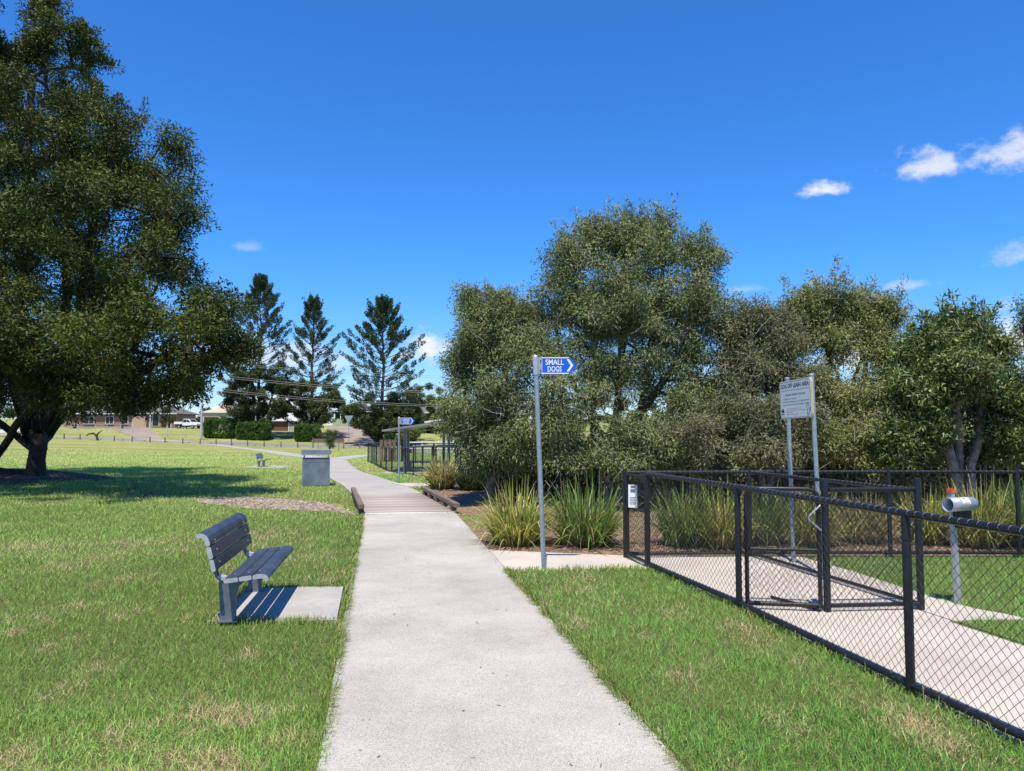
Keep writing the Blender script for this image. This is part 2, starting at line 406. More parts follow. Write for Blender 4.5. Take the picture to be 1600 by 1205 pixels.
def ribbon_poly(pts, w):
    pts = [np.array(p[:2], float) for p in pts]; L = []; R = []
    for i, p in enumerate(pts):
        d = pts[min(i + 1, len(pts) - 1)] - pts[max(i - 1, 0)]; d /= np.linalg.norm(d); nrm = np.array([-d[1], d[0]])
        L.append(tuple(p + nrm * w / 2)); R.append(tuple(p - nrm * w / 2))
    return L + R[::-1]
def catmull(pts, k=8):
    pts = [np.array(p[:2], float) for p in pts]; out = []
    for i in range(len(pts) - 1):
        p0 = pts[max(i - 1, 0)]; p1 = pts[i]; p2 = pts[i + 1]; p3 = pts[min(i + 2, len(pts) - 1)]
        for t in np.linspace(0, 1, k, endpoint=False):
            out.append(.5 * ((2 * p1) + (p2 - p0) * t + (2 * p0 - 5 * p1 + 4 * p2 - p3) * t * t + (3 * p1 - p0 - 3 * p2 + p3) * t ** 3))
    out.append(pts[-1]); return out

# ------------------------------------------------------------------ ground
def axis(parts):
    out = []
    for a, b, s in parts: out += list(np.arange(a, b, s))
    return np.array(out + [parts[-1][1]])
xs = axis([(-1600, -400, 150), (-400, -100, 20), (-100, -24, 3), (-24, 14, .4), (14, 60, 3), (60, 400, 20), (400, 1600, 150)])
ys = axis([(-80, 0, 8), (0, 32, .4), (32, 62, 1), (62, 170, 3), (170, 420, 20), (420, 2600, 200)])
GX, GY = np.meshgrid(xs, ys); nx, ny = len(xs), len(ys)
GV = np.column_stack([GX.ravel(), GY.ravel(), gz(GX, GY).ravel()])
ii, jj = np.meshgrid(np.arange(nx - 1), np.arange(ny - 1)); b0 = (jj * nx + ii).ravel()
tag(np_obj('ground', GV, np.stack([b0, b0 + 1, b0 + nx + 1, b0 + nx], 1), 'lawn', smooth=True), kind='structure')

NOGRASS = []   # polygons without lawn blades
PL = [H2(497, 1205), H2(566, 806)]; PR = [H2(1068, 1205), H2(712, 803.5)]
def ext(a, b, y): t = (y - a[1]) / (b[1] - a[1]); return (a[0] + (b[0] - a[0]) * t, y)
path_near = [ext(*PL, -6), PL[1], PR[1], ext(*PR, -6)]
tag(sheet('path', path_near, .022, 'aggregate', .6, .12, zfun=lambda x, y: np.zeros_like(np.asarray(x, float))), 'pale exposed-aggregate footpath from the foreground to the footbridge', kind='structure'); NOGRASS.append(path_near)
DK = [H2(566, 805), H2(712, 803), H2(660, 773), H2(553, 775)]
NOGRASS.append(DK)
far_c = catmull([((DK[2][0] + DK[3][0]) / 2, (DK[2][1] + DK[3][1]) / 2), H2(582, 759), H2(556, 748), H2(536, 738), H2(524, 729), H2(517, 721), H2(500, 716.5), H2(465, 712), H2(400, 703), H2(340, 695.5), H2(290, 691), H2(240, 688)], 6)
far_poly = ribbon_poly(far_c, 1.75)
tag(sheet('path', far_poly, .03, 'far_concrete', .8, .12), 'concrete footpath curving left beyond the footbridge', kind='structure'); NOGRASS.append(far_poly)
fork_c = catmull([H2(520, 719), H2(545, 715), H2(578, 711.5), H2(650, 708), H2(720, 706)], 6)
fork_poly = ribbon_poly(fork_c, 1.7)
tag(sheet('path', fork_poly, .024, 'far_concrete', .8, .1), 'concrete path forking right past the far dog enclosure', kind='structure'); NOGRASS.append(fork_poly)
A = (1.49, 9.86); A2 = (1.655, 9.13); B = (2.14, 7.10); C_ = (2.56, 4.87); Cn = (3.06, 2.45); Cm = (3.55, .1)
pad = [PRp for PRp in (ext(*PR, 10.45), (A[0] + .05, 10.0), A, A2, (1.60, 9.05), ext(*PR, 8.95))]
pad = [(pad[0][0] + .012, pad[0][1]), pad[1], pad[2], pad[3], pad[4], (pad[5][0] + .012, pad[5][1])]
tag(sheet('path', pad, .014, 'tan_concrete', .4, .1), 'tan concrete pad joining the footpath to the dog enclosure gate', kind='structure'); NOGRASS.append(pad)
yard = [(A[0] + .05, 9.99), A2, B, C_, Cn, Cm, (4.8, .1), (4.35, 3.4), (4.02, 5.75), (3.84, 6.62), (4.1, 6.70), (4.62, 6.70), (4.50, 6.92), (4.36, 7.1), (4.22, 7.75), (4.05, 8.9), (3.82, 9.93)]
tag(sheet('path', yard, .010, 'tan_concrete', .5, .1), 'tan concrete path inside the chain-link dog enclosure', kind='structure'); NOGRASS.append(yard)
slab = [(-2.66, 6.58), (-1.535, 6.60), (-1.79, 7.99), (-2.78, 7.97)]
tag(sheet('bench_slab', slab, .030, 'broom_concrete', .4, .1, zfun=lambda x, y: np.zeros_like(np.asarray(x, float))), kind='structure'); NOGRASS.append(slab)
mulch = [(PR[1][0] - .02, PR[1][1] - .35), (pad[0][0], 10.45), (A[0] + .05, 10.02), (13.0, 9.95), (16, 12), (15, 27), (2, 29), (-1.6, 26.5), (-2.4, 21.8), (DK[2][0] + .1, DK[2][1] + .1), (DK[1][0] + .12, DK[1][1])]
tag(sheet('mulch_bed', mulch, .008, 'mulch', .6), kind='structure'); NOGRASS.append(mulch)
strip = [H2(612, 757.5), H2(668, 757.0), H2(690, 761), H2(640, 762.5)]
tag(sheet('path', strip, .045, 'tan_concrete', .5, .1), 'short concrete strip beside the straw-coloured clump beyond the footbridge', kind='structure'); NOGRASS.append(strip)
# bare dirt of the swale and under the big tree
sw = [H2(557, 806), H2(520, 800), H2(470, 798), H2(400, 796), H2(345, 790), H2(310, 786), H2(300, 780), H2(340, 777), H2(400, 777), H2(460, 781), H2(500, 786), H2(545, 791), (DK[3][0] - .05, DK[3][1] - 1.9), (DK[0][0] - .1, DK[0][1])]
tag(sheet('dirt_patch', sw, .008, 'dirt', .3), kind='structure')
td = [(-17.2 + (3.3 + .5 * math.sin(a * 3) + .3 * math.sin(a * 7 + 1)) * math.cos(a), 24.7 + (2.9 + .4 * math.sin(a * 4)) * math.sin(a)) for a in np.linspace(0, 2 * math.pi, 40, endpoint=False)]
tag(sheet('dirt_patch', td, .010, 'mulch', .4), kind='structure')
# street
road = [(-150, 101.6), (60, 101.6), (60, 106.2), (-150, 106.2)]
tag(sheet('road', road, .02, 'asphalt', 3.0), kind='structure')
kb = MB()
kx = np.arange(-110, 40, 3.0)
for a, b in zip(kx[:-1], kx[1:]):
    kb.box(((a + b) / 2, 101.4, (gzf(a, 101.4) + gzf(b, 101.4)) / 2 + .06), (3.06, .35, .2))
tag(kb.build('kerb', 'far_concrete'), kind='structure')
tag(sheet('driveway', [H2(218, 689), H2(258, 690.5), (-67, 137), (-75, 137)], .03, 'drive', 3.0), 'brown driveway running up to the brick house', kind='structure')
tag(sheet('driveway', [(-27.4, 107.6), (-20.0, 107.6), (-26.5, 158), (-38.5, 158)], .03, 'drive', 3.0), 'pinkish driveway climbing between the hoop pines', kind='structure')

# ------------------------------------------------------------------ footbridge
def lerp(a, b, t): return (a[0] + (b[0] - a[0]) * t, a[1] + (b[1] - a[1]) * t)
dc = np.mean(np.array(DK), 0)
br = Thing('footbridge', (dc[0], dc[1], 0), 'low timber plank footbridge carrying the path over the dirt swale', 'footbridge')
rb = random.Random(3); NB = 31
for i in range(NB):
    t0, t1 = (i + .05) / NB, (i + .93) / NB
    l0, l1, r0, r1 = lerp(DK[0], DK[3], t0), lerp(DK[0], DK[3], t1), lerp(DK[1], DK[2], t0), lerp(DK[1], DK[2], t1)
    j = rb.uniform(-.02, .02); zt = .032 + rb.uniform(-.003, .003)
    vs = np.array([(l0[0] + j, l0[1], zt), (r0[0] + j, r0[1], zt), (r1[0] + j, r1[1], zt), (l1[0] + j, l1[1], zt)])
    V = np.vstack([vs, vs - np.array([0, 0, .045])])
    g = rb.uniform(.75, 1.12); w = rb.uniform(0, 1)
    c = np.array([.47, .415, .365]) * g * (1 - w) + np.array([.36, .295, .25]) * g * w
    if i == 0: c = np.array([.6, .55, .48])
    br.npart('deck_board', V, [(0, 1, 2, 3), (7, 6, 5, 4), (0, 4, 5, 1), (1, 5, 6, 2), (2, 6, 7, 3), (3, 7, 4, 0)], 'planks', tint=np.tile(c, (8, 1)))
def kerb_rail(a, b, side):
    a = np.array(a); b = np.array(b); d = (b - a) / np.linalg.norm(b - a); n = np.array([d[1], -d[0]]) * side
    m = (a + b) / 2 + n * .02; L = np.linalg.norm(b - a)
    ax = np.array([[d[0], d[1], 0], [n[0], n[1], 0], [0, 0, 1.0]])
    k = br.part('kerb_rail', MB().box((m[0], m[1], .17), (L + .1, .11, .085), ax), 'kerb_wood', bevel=.008)
    for t in np.linspace(.08, .92, 5):
        q = a + (b - a) * t + n * .02
        br.part('spacer_block', MB().box((q[0], q[1], .08), (.18, .10, .094), ax), 'kerb_wood', parent=k)
    q = (a + b) / 2 - n * .04
    br.part('side_beam', MB().box((q[0], q[1], -.155), (L, .08, .28), ax), 'kerb_wood')
kerb_rail(DK[0], DK[3], -1); kerb_rail(DK[1], DK[2], 1)

# ------------------------------------------------------------------ bench
def strip_profile(pts, t):
    pts = [np.array(p, float) for p in pts]; up = []; dn = []
    for i, p in enumerate(pts):
        d = pts[min(i + 1, len(pts) - 1)] - pts[max(i - 1, 0)]; d /= np.linalg.norm(d); n = np.array([-d[1], d[0]])
        up.append(p + n * t / 2); dn.append(p - n * t / 2)
    d0 = (pts[1] - pts[0]); d0 /= np.linalg.norm(d0); d1 = pts[-1] - pts[-2]; d1 /= np.linalg.norm(d1)
    q = t * .22
    up[0] = up[0] + d0 * q; dn[0] = dn[0] + d0 * q; up[-1] = up[-1] - d1 * q; dn[-1] = dn[-1] - d1 * q
    n0 = np.array([-d0[1], d0[0]]); n1 = np.array([-d1[1], d1[0]])
    e0 = [pts[0] - n0 * t * .28, pts[0] + n0 * t * .28]; e1 = [pts[-1] + n1 * t * .28, pts[-1] - n1 * t * .28]
    return e0 + up + e1 + dn[::-1]
def make_bench(org, U, W, label, slat_mat='blue_slat', L=1.6, z0=0.0):
    org = np.array([org[0], org[1], z0]); U = np.array([U[0], U[1], 0]); W = np.array([W[0], W[1], 0]); Z = np.array([0, 0, 1.0])
    th = Thing('park_bench', org + U * L / 2 + W * -.3, label, 'bench')
    P3 = lambda u, p: org + U * u + W * p[0] + Z * p[1]
    slats = [('seat_slat', [(-.345, .378), (-.23, .390)], .036), ('seat_slat', [(-.222, .391), (-.118, .404)], .036),
             ('seat_slat', [(-.110, .405), (-.05, .413), (-.018, .410), (.0, .398), (.010, .378)], .036),
             ('back_slat', [(-.425, .462), (-.448, .560)], .036), ('back_slat', [(-.450, .570), (-.474, .668)], .036),
             ('back_slat', [(-.476, .678), (-.486, .718), (-.500, .745), (-.525, .762), (-.555, .766), (-.578, .756)], .036)]
    for nm, pl, t in slats:
        prof = strip_profile(pl, t)
        s = th.part(nm, MB().prism([P3(.004, p) for p in prof], U * (L - .008)), slat_mat, bevel=.003)
        mid_ = np.array(pl[0]) * .5 + np.array(pl[1]) * .5; dl_ = np.array(pl[1]) - np.array(pl[0]); dl_ = dl_ / np.linalg.norm(dl_); nl_ = np.array([-dl_[1], dl_[0]]) * (-1 if nm == 'back_slat' else 1)
        for ub in (.185, L - .185):
            th.part('bolt', MB().tube([P3(ub, mid_ + nl_ * .016), P3(ub, mid_ + nl_ * .0215)], .007, 8), 'cap_alu', parent=s)
        for u0, du in ((-.001, .005), (L - .004, .005)):
            th.part('end_cap', MB().prism([P3(u0, p) for p in prof], U * du), 'cap_alu', parent=s)
    for uu in (.16, L - .21):
        leg = MB().prism([P3(uu, p) for p in [(-.40, .0), (-.275, .0), (-.275, .20), (-.255, .30), (-.19, .355), (-.19, .372), (-.42, .345)]], U * .05)
        lg = th.part('leg', leg, 'cast_alu', bevel=.005)
        th.part('foot_plate', MB().box(P3(uu + .025, (-.335, .006)), (.09, .16, .012), np.array([U, W, Z])), 'cast_alu', parent=lg)
        arm = MB().prism([P3(uu + .004, p) for p in strip_profile([(-.37, .35), (-.25, .365), (-.10, .383), (-.02, .387)], .022)], U * .042)
        th.part('seat_support', arm, 'cast_alu')
        back = MB().prism([P3(uu + .004, p) for p in strip_profile([(-.345, .352), (-.40, .358), (-.435, .39), (-.452, .44), (-.475, .555), (-.497, .66), (-.515, .725)], .03)], U * .042)
        th.part('back_support', back, 'cast_alu')
        th.part('corner_casting', MB().prism([P3(uu - .012, p) for p in strip_profile([(-.36, .372), (-.395, .376), (-.42, .40)], .034)], U * .075), 'cap_alu')
    return th
bu = np.array((-.153, .988)); bw = np.array((.988, .153))
make_bench((-2.10, 6.42), bu, bw, 'dark blue slatted bench on a small concrete slab beside the path', z0=.031)
fb = hit(413, 731)
make_bench((fb[0], fb[1]), (-.1, .995), (.995, .1), 'tiny distant park bench alone on the lawn left of the grey bin', 'cast_alu', z0=fb[2] + .03).o.scale = (.82, .82, .82)
tag(sheet('bench_slab', [(fb[0] - .9, fb[1] - .5), (fb[0] + 1.0, fb[1] - .5), (fb[0] + .8, fb[1] + 2), (fb[0] - 1, fb[1] + 2)], .03, 'broom_concrete', .5, .1), kind='structure')

# ------------------------------------------------------------------ finger-post signs
def text_part(th, body, org, U, Vv, N, width, height, mat, parent=None, bold=.0, name='lettering'):
    cu = bpy.data.curves.new('txt', 'FONT'); cu.body = body; cu.size = 1; cu.extrude = .0; cu.offset = bold; cu.resolution_u = 3
    cu.align_x = 'LEFT'
    ob = bpy.data.objects.new('txt', cu)
    me = bpy.data.meshes.new_from_object(ob)
    co = np.empty(len(me.vertices) * 3, np.float32); me.vertices.foreach_get('co', co); co = co.reshape(-1, 3)
    mn, mxx = co.min(0), co.max(0); sz = np.maximum(mxx - mn, 1e-6)
    u = (co[:, 0] - mn[0]) / sz[0] * width; v = (co[:, 1] - mn[1]) / sz[1] * height
    Pw = np.asarray(org)[None] + u[:, None] * np.asarray(U)[None] + v[:, None] * np.asarray(Vv)[None]
    me.vertices.foreach_set('co', (Pw - th.loc).astype(np.float32).ravel()); me.update()
    me.materials.clear(); me.materials.append(M[mat]); me.name = name
    o = bpy.data.objects.new(name, me); COL.objects.link(o); o.parent = parent or th.o
    bpy.data.objects.remove(ob); bpy.data.curves.remove(cu)
    return o
def finger_post(base, top, lines, label, sc=1.0):
    base = np.array(base); top = np.array(top)
    th = Thing('finger_post_sign', base, label, 'sign')
    ax = (top - base) / np.linalg.norm(top - base); r = .030
    th.part('pole', MB().tube([base - ax * .03, top - ax * .22], r, 16), 'galv')
    th.part('cap', MB().tube([top - ax * .235, top - ax * .02, top, top + ax * .012], [r * 1.22, r * 1.22, r * 1.0, r * .4], 16), 'galv_light')
    U = np.array([1.0, -.02, 0]); U = U / np.linalg.norm(U); Vv = ax - U * np.dot(ax, U); Vv /= np.linalg.norm(Vv); N = np.cross(U, Vv)
    o = top - ax * .222 + U * .034
    Lb, Hb = .455, .20
    th.part('bracket', MB().box(o + U * .02 + Vv * Hb / 2 - N * .004, (.05, .016, Hb), np.array([U, N, Vv])), 'galv_light')
    pl = lambda u, v, d=0: o + U * u + Vv * v + N * d
    pts = [(.045, .0), (Lb - .075, .0), (Lb, Hb * .42), (Lb, Hb * .58), (Lb - .075, Hb), (.045, Hb)]
    bl = th.part('blade', MB().prism([pl(u, v, -.004) for u, v in pts], N * .008), 'sign_blue')
    for v0 in (.0, Hb - .008):
        th.part('edge_strip', MB().box(pl(.20, v0 + .004, .002), (.33, .014, .012), np.array([U, N, Vv])), 'sign_white', parent=bl)
    chev = [(Lb - .115, .028), (Lb - .085, .028), (Lb - .035, Hb / 2), (Lb - .085, Hb - .022), (Lb - .115, Hb - .022), (Lb - .065, Hb / 2)]
    th.part('chevron', MB().prism([pl(u, v, .0045) for u, v in chev], N * .002), 'sign_white', parent=bl)
    (t1, x1, w1), (t2, x2, w2) = lines
    text_part(th, t1, pl(x1, .108, .0065), U, Vv, N, w1, .068, 'sign_white', bl, .016)
    text_part(th, t2, pl(x2, .024, .0065), U, Vv, N, w2, .068, 'sign_white', bl, .016)
    for v0 in (.04, .16):
        q = pl(.022, v0, .004); th.part('bolt', MB().tube([q, q + N * .012], .008, 8), 'sign_ink')
    return th
b1 = hit(850, 891); t1 = at(836.5, 556, b1[1] + .02)
finger_post(b1, t1, [('SMALL', .082, .222), ('DOGS', .108, .17)], 'blue SMALL DOGS arrow sign on a leaning galvanised pole')
b2 = hit(623, 755); t2 = at(623.5, 652, b2[1])
finger_post(b2, t2, [('LARGE', .082, .222), ('DOGS', .108, .17)], 'small distant blue LARGE DOGS arrow sign on a straight pole')

# ------------------------------------------------------------------ chain-link fences
def chain_mesh(p0, p1, za, zb, w=.07, r=.0019, k=3, zoff0=None, zoff1=None):
    p0 = np.array(p0[:2], float); p1 = np.array(p1[:2], float); L = np.linalg.norm(p1 - p0); d = (p1 - p0) / L
    nw = int(L / (w / 2)); nr = int((zb - za) / (w / 2)); hz = (zb - za) / nr
    i, kk = np.meshgrid(np.arange(nw), np.arange(nr + 1), indexing='ij')
    S = (i + ((kk + i) % 2)) * (L / nw); Zz = za + kk * hz
    off = np.where((kk + i) % 2 == 0, .0016, -.0016)
    nrm = np.array([-d[1], d[0]])
    g0 = gzf(*p0) if zoff0 is None else zoff0; g1 = gzf(*p1) if zoff1 is None else zoff1
    Zz = Zz + g0 + (g1 - g0) * S / L
    Pp = np.stack([p0[0] + d[0] * S + nrm[0] * off, p0[1] + d[1] * S + nrm[1] * off, Zz], -1)
    return edge_tubes(Pp[:, :-1].reshape(-1, 3), Pp[:, 1:].reshape(-1, 3), r, r, k)
def wraps(p0, p1, z, R, step=.07):
    p0 = np.array([p0[0], p0[1], z + gzf(*p0[:2])]); p1 = np.array([p1[0], p1[1], z + gzf(*p1[:2])]); d = p1 - p0; L = np.linalg.norm(d); d /= L
    u = np.cross(d, [0, 0, 1.0]); u /= np.linalg.norm(u); w = np.cross(u, d); P0 = []; P1 = []
    for s in np.arange(step / 2, L, step):
        for j in range(10):
            a0, a1 = 2 * math.pi * j / 10, 2 * math.pi * (j + 1) / 10
            c = p0 + d * s
            P0.append(c + (u * math.cos(a0) + w * math.sin(a0)) * R + d * (.012 * j / 10)); P1.append(c + (u * math.cos(a1) + w * math.sin(a1)) * R + d * (.012 * (j + 1) / 10))
    return edge_tubes(P0, P1, .0012, .0012, 3)
def fence_run(th, pts, top=1.15, bot=.07, R=.024, posts=None, post_r=.03, mesh=True, w=.07, wr=.0019, wrap=True, post_top=None, bottom_rail=True):
    for a, b in zip(pts[:-1], pts[1:]):
        za, zb = gzf(*a), gzf(*b)
        th.part('top_rail', MB().tube([(a[0], a[1], top + za), (b[0], b[1], top + zb)], R, 12), 'black_steel')
        if bottom_rail: th.part('bottom_rail', MB().tube([(a[0], a[1], bot + za), (b[0], b[1], bot + zb)], R * .9, 10), 'black_steel')
        if mesh:
            V, Fq = chain_mesh(a, b, bot, top, w, wr); tag(th.npart('wire_mesh', V, Fq, 'black_wire'), kind='stuff')
            mid = (bot + top) / 2 - .05
            th.part('tension_wire', MB().tube([(a[0], a[1], mid + za), (b[0], b[1], mid + zb)], .0022, 5), 'black_wire')
            if wrap:
                V, Fq = wraps(a, b, top, R + .0008); tag(th.npart('tie_wraps', V, Fq, 'galv'), kind='stuff')  # pale metal colour paints the highlights on the black mesh wraps
    for q in (posts if posts is not None else pts):
        z = gzf(*q); pt = (post_top or top) + z
        th.part('post', MB().tube([(q[0], q[1], z - .04), (q[0], q[1], pt - .02), (q[0], q[1], pt)], [post_r, post_r, post_r * .85], 14), 'black_steel')
def frame_gate(th, a, b, z0, z1, midz, R=.02, curved=True, mesh=True):
    a = np.array([a[0], a[1]]); b = np.array([b[0], b[1]]); d = (b - a); L = np.linalg.norm(d); d /= L; g = gzf(*a)
    P = lambda s, z: (a[0] + d[0] * s, a[1] + d[1] * s, z + g)
    c = .10 if curved else .0
    if curved:
        arc = [(0, z0), (0, z1 - c)] + [(c - c * math.cos(t), z1 - c + c * math.sin(t)) for t in np.linspace(.25, math.pi / 2, 6)] + [(L - c + c * math.sin(t), z1 - c + c * math.cos(t)) for t in np.linspace(0, math.pi / 2 - .25, 6)] + [(L, z1 - c), (L, z0)]
        th.part('gate_frame', MB().tube([P(s, z) for s, z in arc], R, 12), 'black_steel')
    else:
        th.part('gate_frame', MB().tube([P(0, z0), P(0, z1)], R, 12).tube([P(L, z0), P(L, z1)], R, 12).tube([P(0, z1), P(L, z1)], R, 12), 'black_steel')
    th.part('bottom_bar', MB().tube([P(0, z0 + .02), P(L, z0 + .02)], R * 1.05, 12), 'black_steel')
    if midz: th.part('mid_bar', MB().tube([P(0, midz), P(L, midz)], R * .8, 10), 'black_steel')
    if mesh:
        V, Fq = chain_mesh(a + d * .01, b - d * .01, z0 + .03, z1 - .03); tag(th.npart('wire_mesh', V, Fq, 'black_wire'), kind='stuff')
near = Thing('chain_link_fence', (B[0], B[1], 0), 'black chain-link fence running beside the lawn towards the camera', 'fence')
fence_run(near, [A2, B, C_, Cn, Cm], top=1.15, bot=.06, R=.025, posts=[A2, B, C_, Cn, Cm], post_r=.029, post_top=1.14)
for q in (A2, B, C_, Cn):
    for z in (.35, .98):
        near.part('post_collar', MB().tube([(q[0], q[1], z), (q[0], q[1], z + .012)], .031, 14), 'black_wire')
g1 = Thing('gate', (A[0], A[1], 0), 'narrow black mesh gate at the end of the concrete pad, notice tied to it', 'gate')
frame_gate(g1, (A[0] + .02, A[1] - .08), (A2[0] - .012, A2[1] + .06), .05, 1.10, .68, curved=False)
g1.part('latch', MB().box((A[0] + .01, A[1] - .05, .85), (.03, .06, .12)), 'black_steel')
rear = Thing('chain_link_fence', (A[0], A[1], 0), 'black chain-link fence along the planted bed at the back of the enclosure', 'fence')
F_ = (3.16, 9.96)
Rr = [A, F_, (5.02, 9.96), (6.72, 9.94), (8.6, 9.93), (10.6, 9.9), (12.8, 9.9)]
fence_run(rear, Rr, top=1.125, bot=.06, R=.022, post_r=.028, post_top=1.17)
side = Thing('chain_link_fence', (F_[0], F_[1], 0), 'short black chain-link fence behind the open gate, closing the entry bay', 'fence')
E_ = (3.83, 7.06); D_ = (2.92, 6.98)
fence_run(side, [(F_[0] + .02, F_[1] - .06), (E_[0] - .01, E_[1] + .05)], top=1.12, bot=.06, R=.021, posts=[], wrap=True)
cross = Thing('chain_link_fence', (D_[0], D_[1], 0), 'square black chain-link panel between two thick posts beside the gate', 'fence')
fence_run(cross, [(D_[0] + .035, D_[1]), (E_[0] - .03, E_[1])], top=1.13, bot=.065, R=.022, posts=[D_, E_], post_r=.033, wrap=False, post_top=1.235)
g2 = Thing('gate', (B[0], B[1], 0), 'black mesh gate with rounded top corners and a galvanised latch', 'gate')
frame_gate(g2, (B[0] + .075, B[1] - .01), (D_[0] - .06, D_[1] + .005), .045, 1.135, .57, R=.021)
lp = np.array([D_[0] - .075, D_[1] - .03, .86])
g2.part('latch', MB().tube([lp + [.02, 0, .13], lp + [-.10, -.02, .03], lp + [-.10, -.02, .0], lp + [.02, 0, -.10]], .009, 8), 'galv_light')
g2.part('low_bar', MB().tube([(D_[0] - .08, D_[1] - .02, .03), (D_[0] - .34, D_[1] + .52, .03)], .014, 8), 'black_steel')  # dark bar lying low, running back from the post foot
nt = Thing('paper_notice', (1.525, 9.66, .9), 'small white paper notice fixed to the narrow mesh gate', 'notice')
nd = np.array([A2[0] - A[0], A2[1] - A[1], 0]); nd /= np.linalg.norm(nd); nn = np.array([nd[1], -nd[0], 0]); nn = -nn if nn[1] > 0 or nn[0] > 0 else nn
no = np.array([1.512, 9.60, .70]) + np.array([-.02, -.03, 0])
UU = np.array([.93, -.36, 0]); UU /= np.linalg.norm(UU)
nt.part('sheet', MB().box(no + UU * .055 + np.array([0, 0, .14]), (.115, .006, .29), np.array([UU, np.cross([0, 0, 1.0], UU), [0, 0, 1.0]])), 'sign_white')
nf = np.cross(UU, [0, 0, 1.0]) * .0045
for k, (w_, h_, v_) in enumerate([(.05, .03, .245), (.06, .04, .19), (.08, .006, .12), (.075, .006, .10), (.085, .006, .08), (.07, .006, .06), (.08, .006, .04)]):
    p = no + UU * (.055 - w_ / 2) + np.array([0, 0, v_]) + nf
    nt.part('print', MB().prism([p, p + UU * w_, p + UU * w_ + [0, 0, h_], p + [0, 0, h_]], nf * .2), 'cast_alu')

# ------------------------------------------------------------------ dog off leash board
lb = np.array([*H2(1240, 880), 0]); rbs = np.array([*H2(1284, 900), 0])
lt = at(1230, 592, lb[1]); rt = at(1268, 586, rbs[1])
board = Thing('notice_board', (lb + rbs) / 2, 'white DOG OFF LEASH AREA board on two galvanised posts', 'sign')
for a, b in ((lb, lt), (rbs, rt)):
    ps = board.part('post', MB().tube([a - [0, 0, .03], b], .027, 14), 'galv')
    board.part('cap', MB().tube([b, b + [0, 0, .018]], [.031, .026], 14), 'galv_light', parent=ps)
TL, TR, BL, BR = at(1217, 598, lb[1] - .02), at(1270.5, 588, rbs[1] - .05), at(1221, 655.5, lb[1] - .02), at(1271, 652, rbs[1] - .05)
org = BL; Ub = (BR - BL); Wd = np.linalg.norm(Ub); Ub /= Wd; Vb = (TL - BL + TR - BR) / 2; Hb = np.linalg.norm(Vb); Vb /= Hb; Vb = Vb - Ub * np.dot(Ub, Vb); Vb /= np.linalg.norm(Vb); Nb = np.cross(Ub, Vb)
if Nb[1] > 0: Nb = -Nb
pb = lambda u, v, d=0: org + Ub * (u * Wd) + Vb * (v * Hb) + Nb * d
def rrect(u0, v0, u1, v1, r, d):
    asp = Wd / Hb; out = []
    for cu_, cv_, a0 in ((u1 - r, v1 - r * asp, 0), (u0 + r, v1 - r * asp, 90), (u0 + r, v0 + r * asp, 180), (u1 - r, v0 + r * asp, 270)):
        for a in (0, 30, 60, 90):
            t = math.radians(a0 + a); out.append(pb(cu_ + r * math.cos(t), cv_ + r * asp * math.sin(t), d))
    return out
rim = board.part('rim', MB().prism(rrect(0, 0, 1, 1, .06, -.012), Nb * .020), 'sign_tan')
pan = board.part('panel', MB().prism(rrect(.012, .012, .988, .988, .055, .0082), Nb * .003), 'sign_face')
border = MB()
for (u0, v0, u1, v1) in ((.05, .965, .95, .972), (.05, .028, .95, .035), (.028, .06, .035, .94), (.965, .06, .972, .94)):
    border.prism([pb(u0, v0, .0113), pb(u1, v0, .0113), pb(u1, v1, .0113), pb(u0, v1, .0113)], Nb * .001)
board.part('border_line', border, 'sign_ink', parent=pan)
for (txt, u0, v0, ww, hh, bo) in [('DOG OFF LEASH AREA', .06, .80, .88, .115, .03), ('Provided for the enjoyment of dogs and their owners', .06, .715, .88, .05, .0),
                                ('YOU MUST ENSURE YOUR DOG', .19, .60, .62, .05, .02), ('• is registered with Council', .08, .49, .46, .05, .01),
                                ('• is not declared Dangerous or a Prohibited Breed', .08, .415, .84, .05, .01), ('• does not attack or worry other people or dogs', .08, .34, .80, .05, .01),
                                ('• You must be in control of your dog', .20, .245, .48, .032, 0), ('• You must pick up after your dog in this area', .20, .195, .60, .032, 0), ('• Penalties apply', .20, .145, .22, .032, 0), ('• Dogs must be on a leash outside', .20, .095, .38, .032, 0)]:
    text_part(board, txt, pb(u0, v0, .0118), Ub, Vb, Nb, ww * Wd, hh * Hb, 'sign_ink', pan, bo)
em = MB()
em.prism([pb(.095 + .05 * math.cos(a), .215 + .05 * math.sin(a), .0115) for a in np.linspace(math.pi, 2 * math.pi, 10)], Nb * .001)
em.prism([pb(.055, .215, .0115), pb(.135, .215, .0115), pb(.095, .285, .0115)], Nb * .001)
em.prism([pb(.05, .115, .0115), pb(.14, .115, .0115), pb(.14, .135, .0115), pb(.05, .135, .0115)], Nb * .001)
board.part('emblem', em, 'sign_ink', parent=pan)
dg = MB()
dog = [(.86, .10), (.87, .20), (.85, .28), (.86, .35), (.89, .39), (.92, .36), (.91, .30), (.93, .24), (.97, .23), (.93, .20), (.92, .10)]
for p, q in zip(dog, dog[1:] + dog[:1]): dg.tube([pb(*p, .0125), pb(*q, .0125)], .0022, 5)
board.part('dog_outline', dg, 'sign_ink', parent=pan)

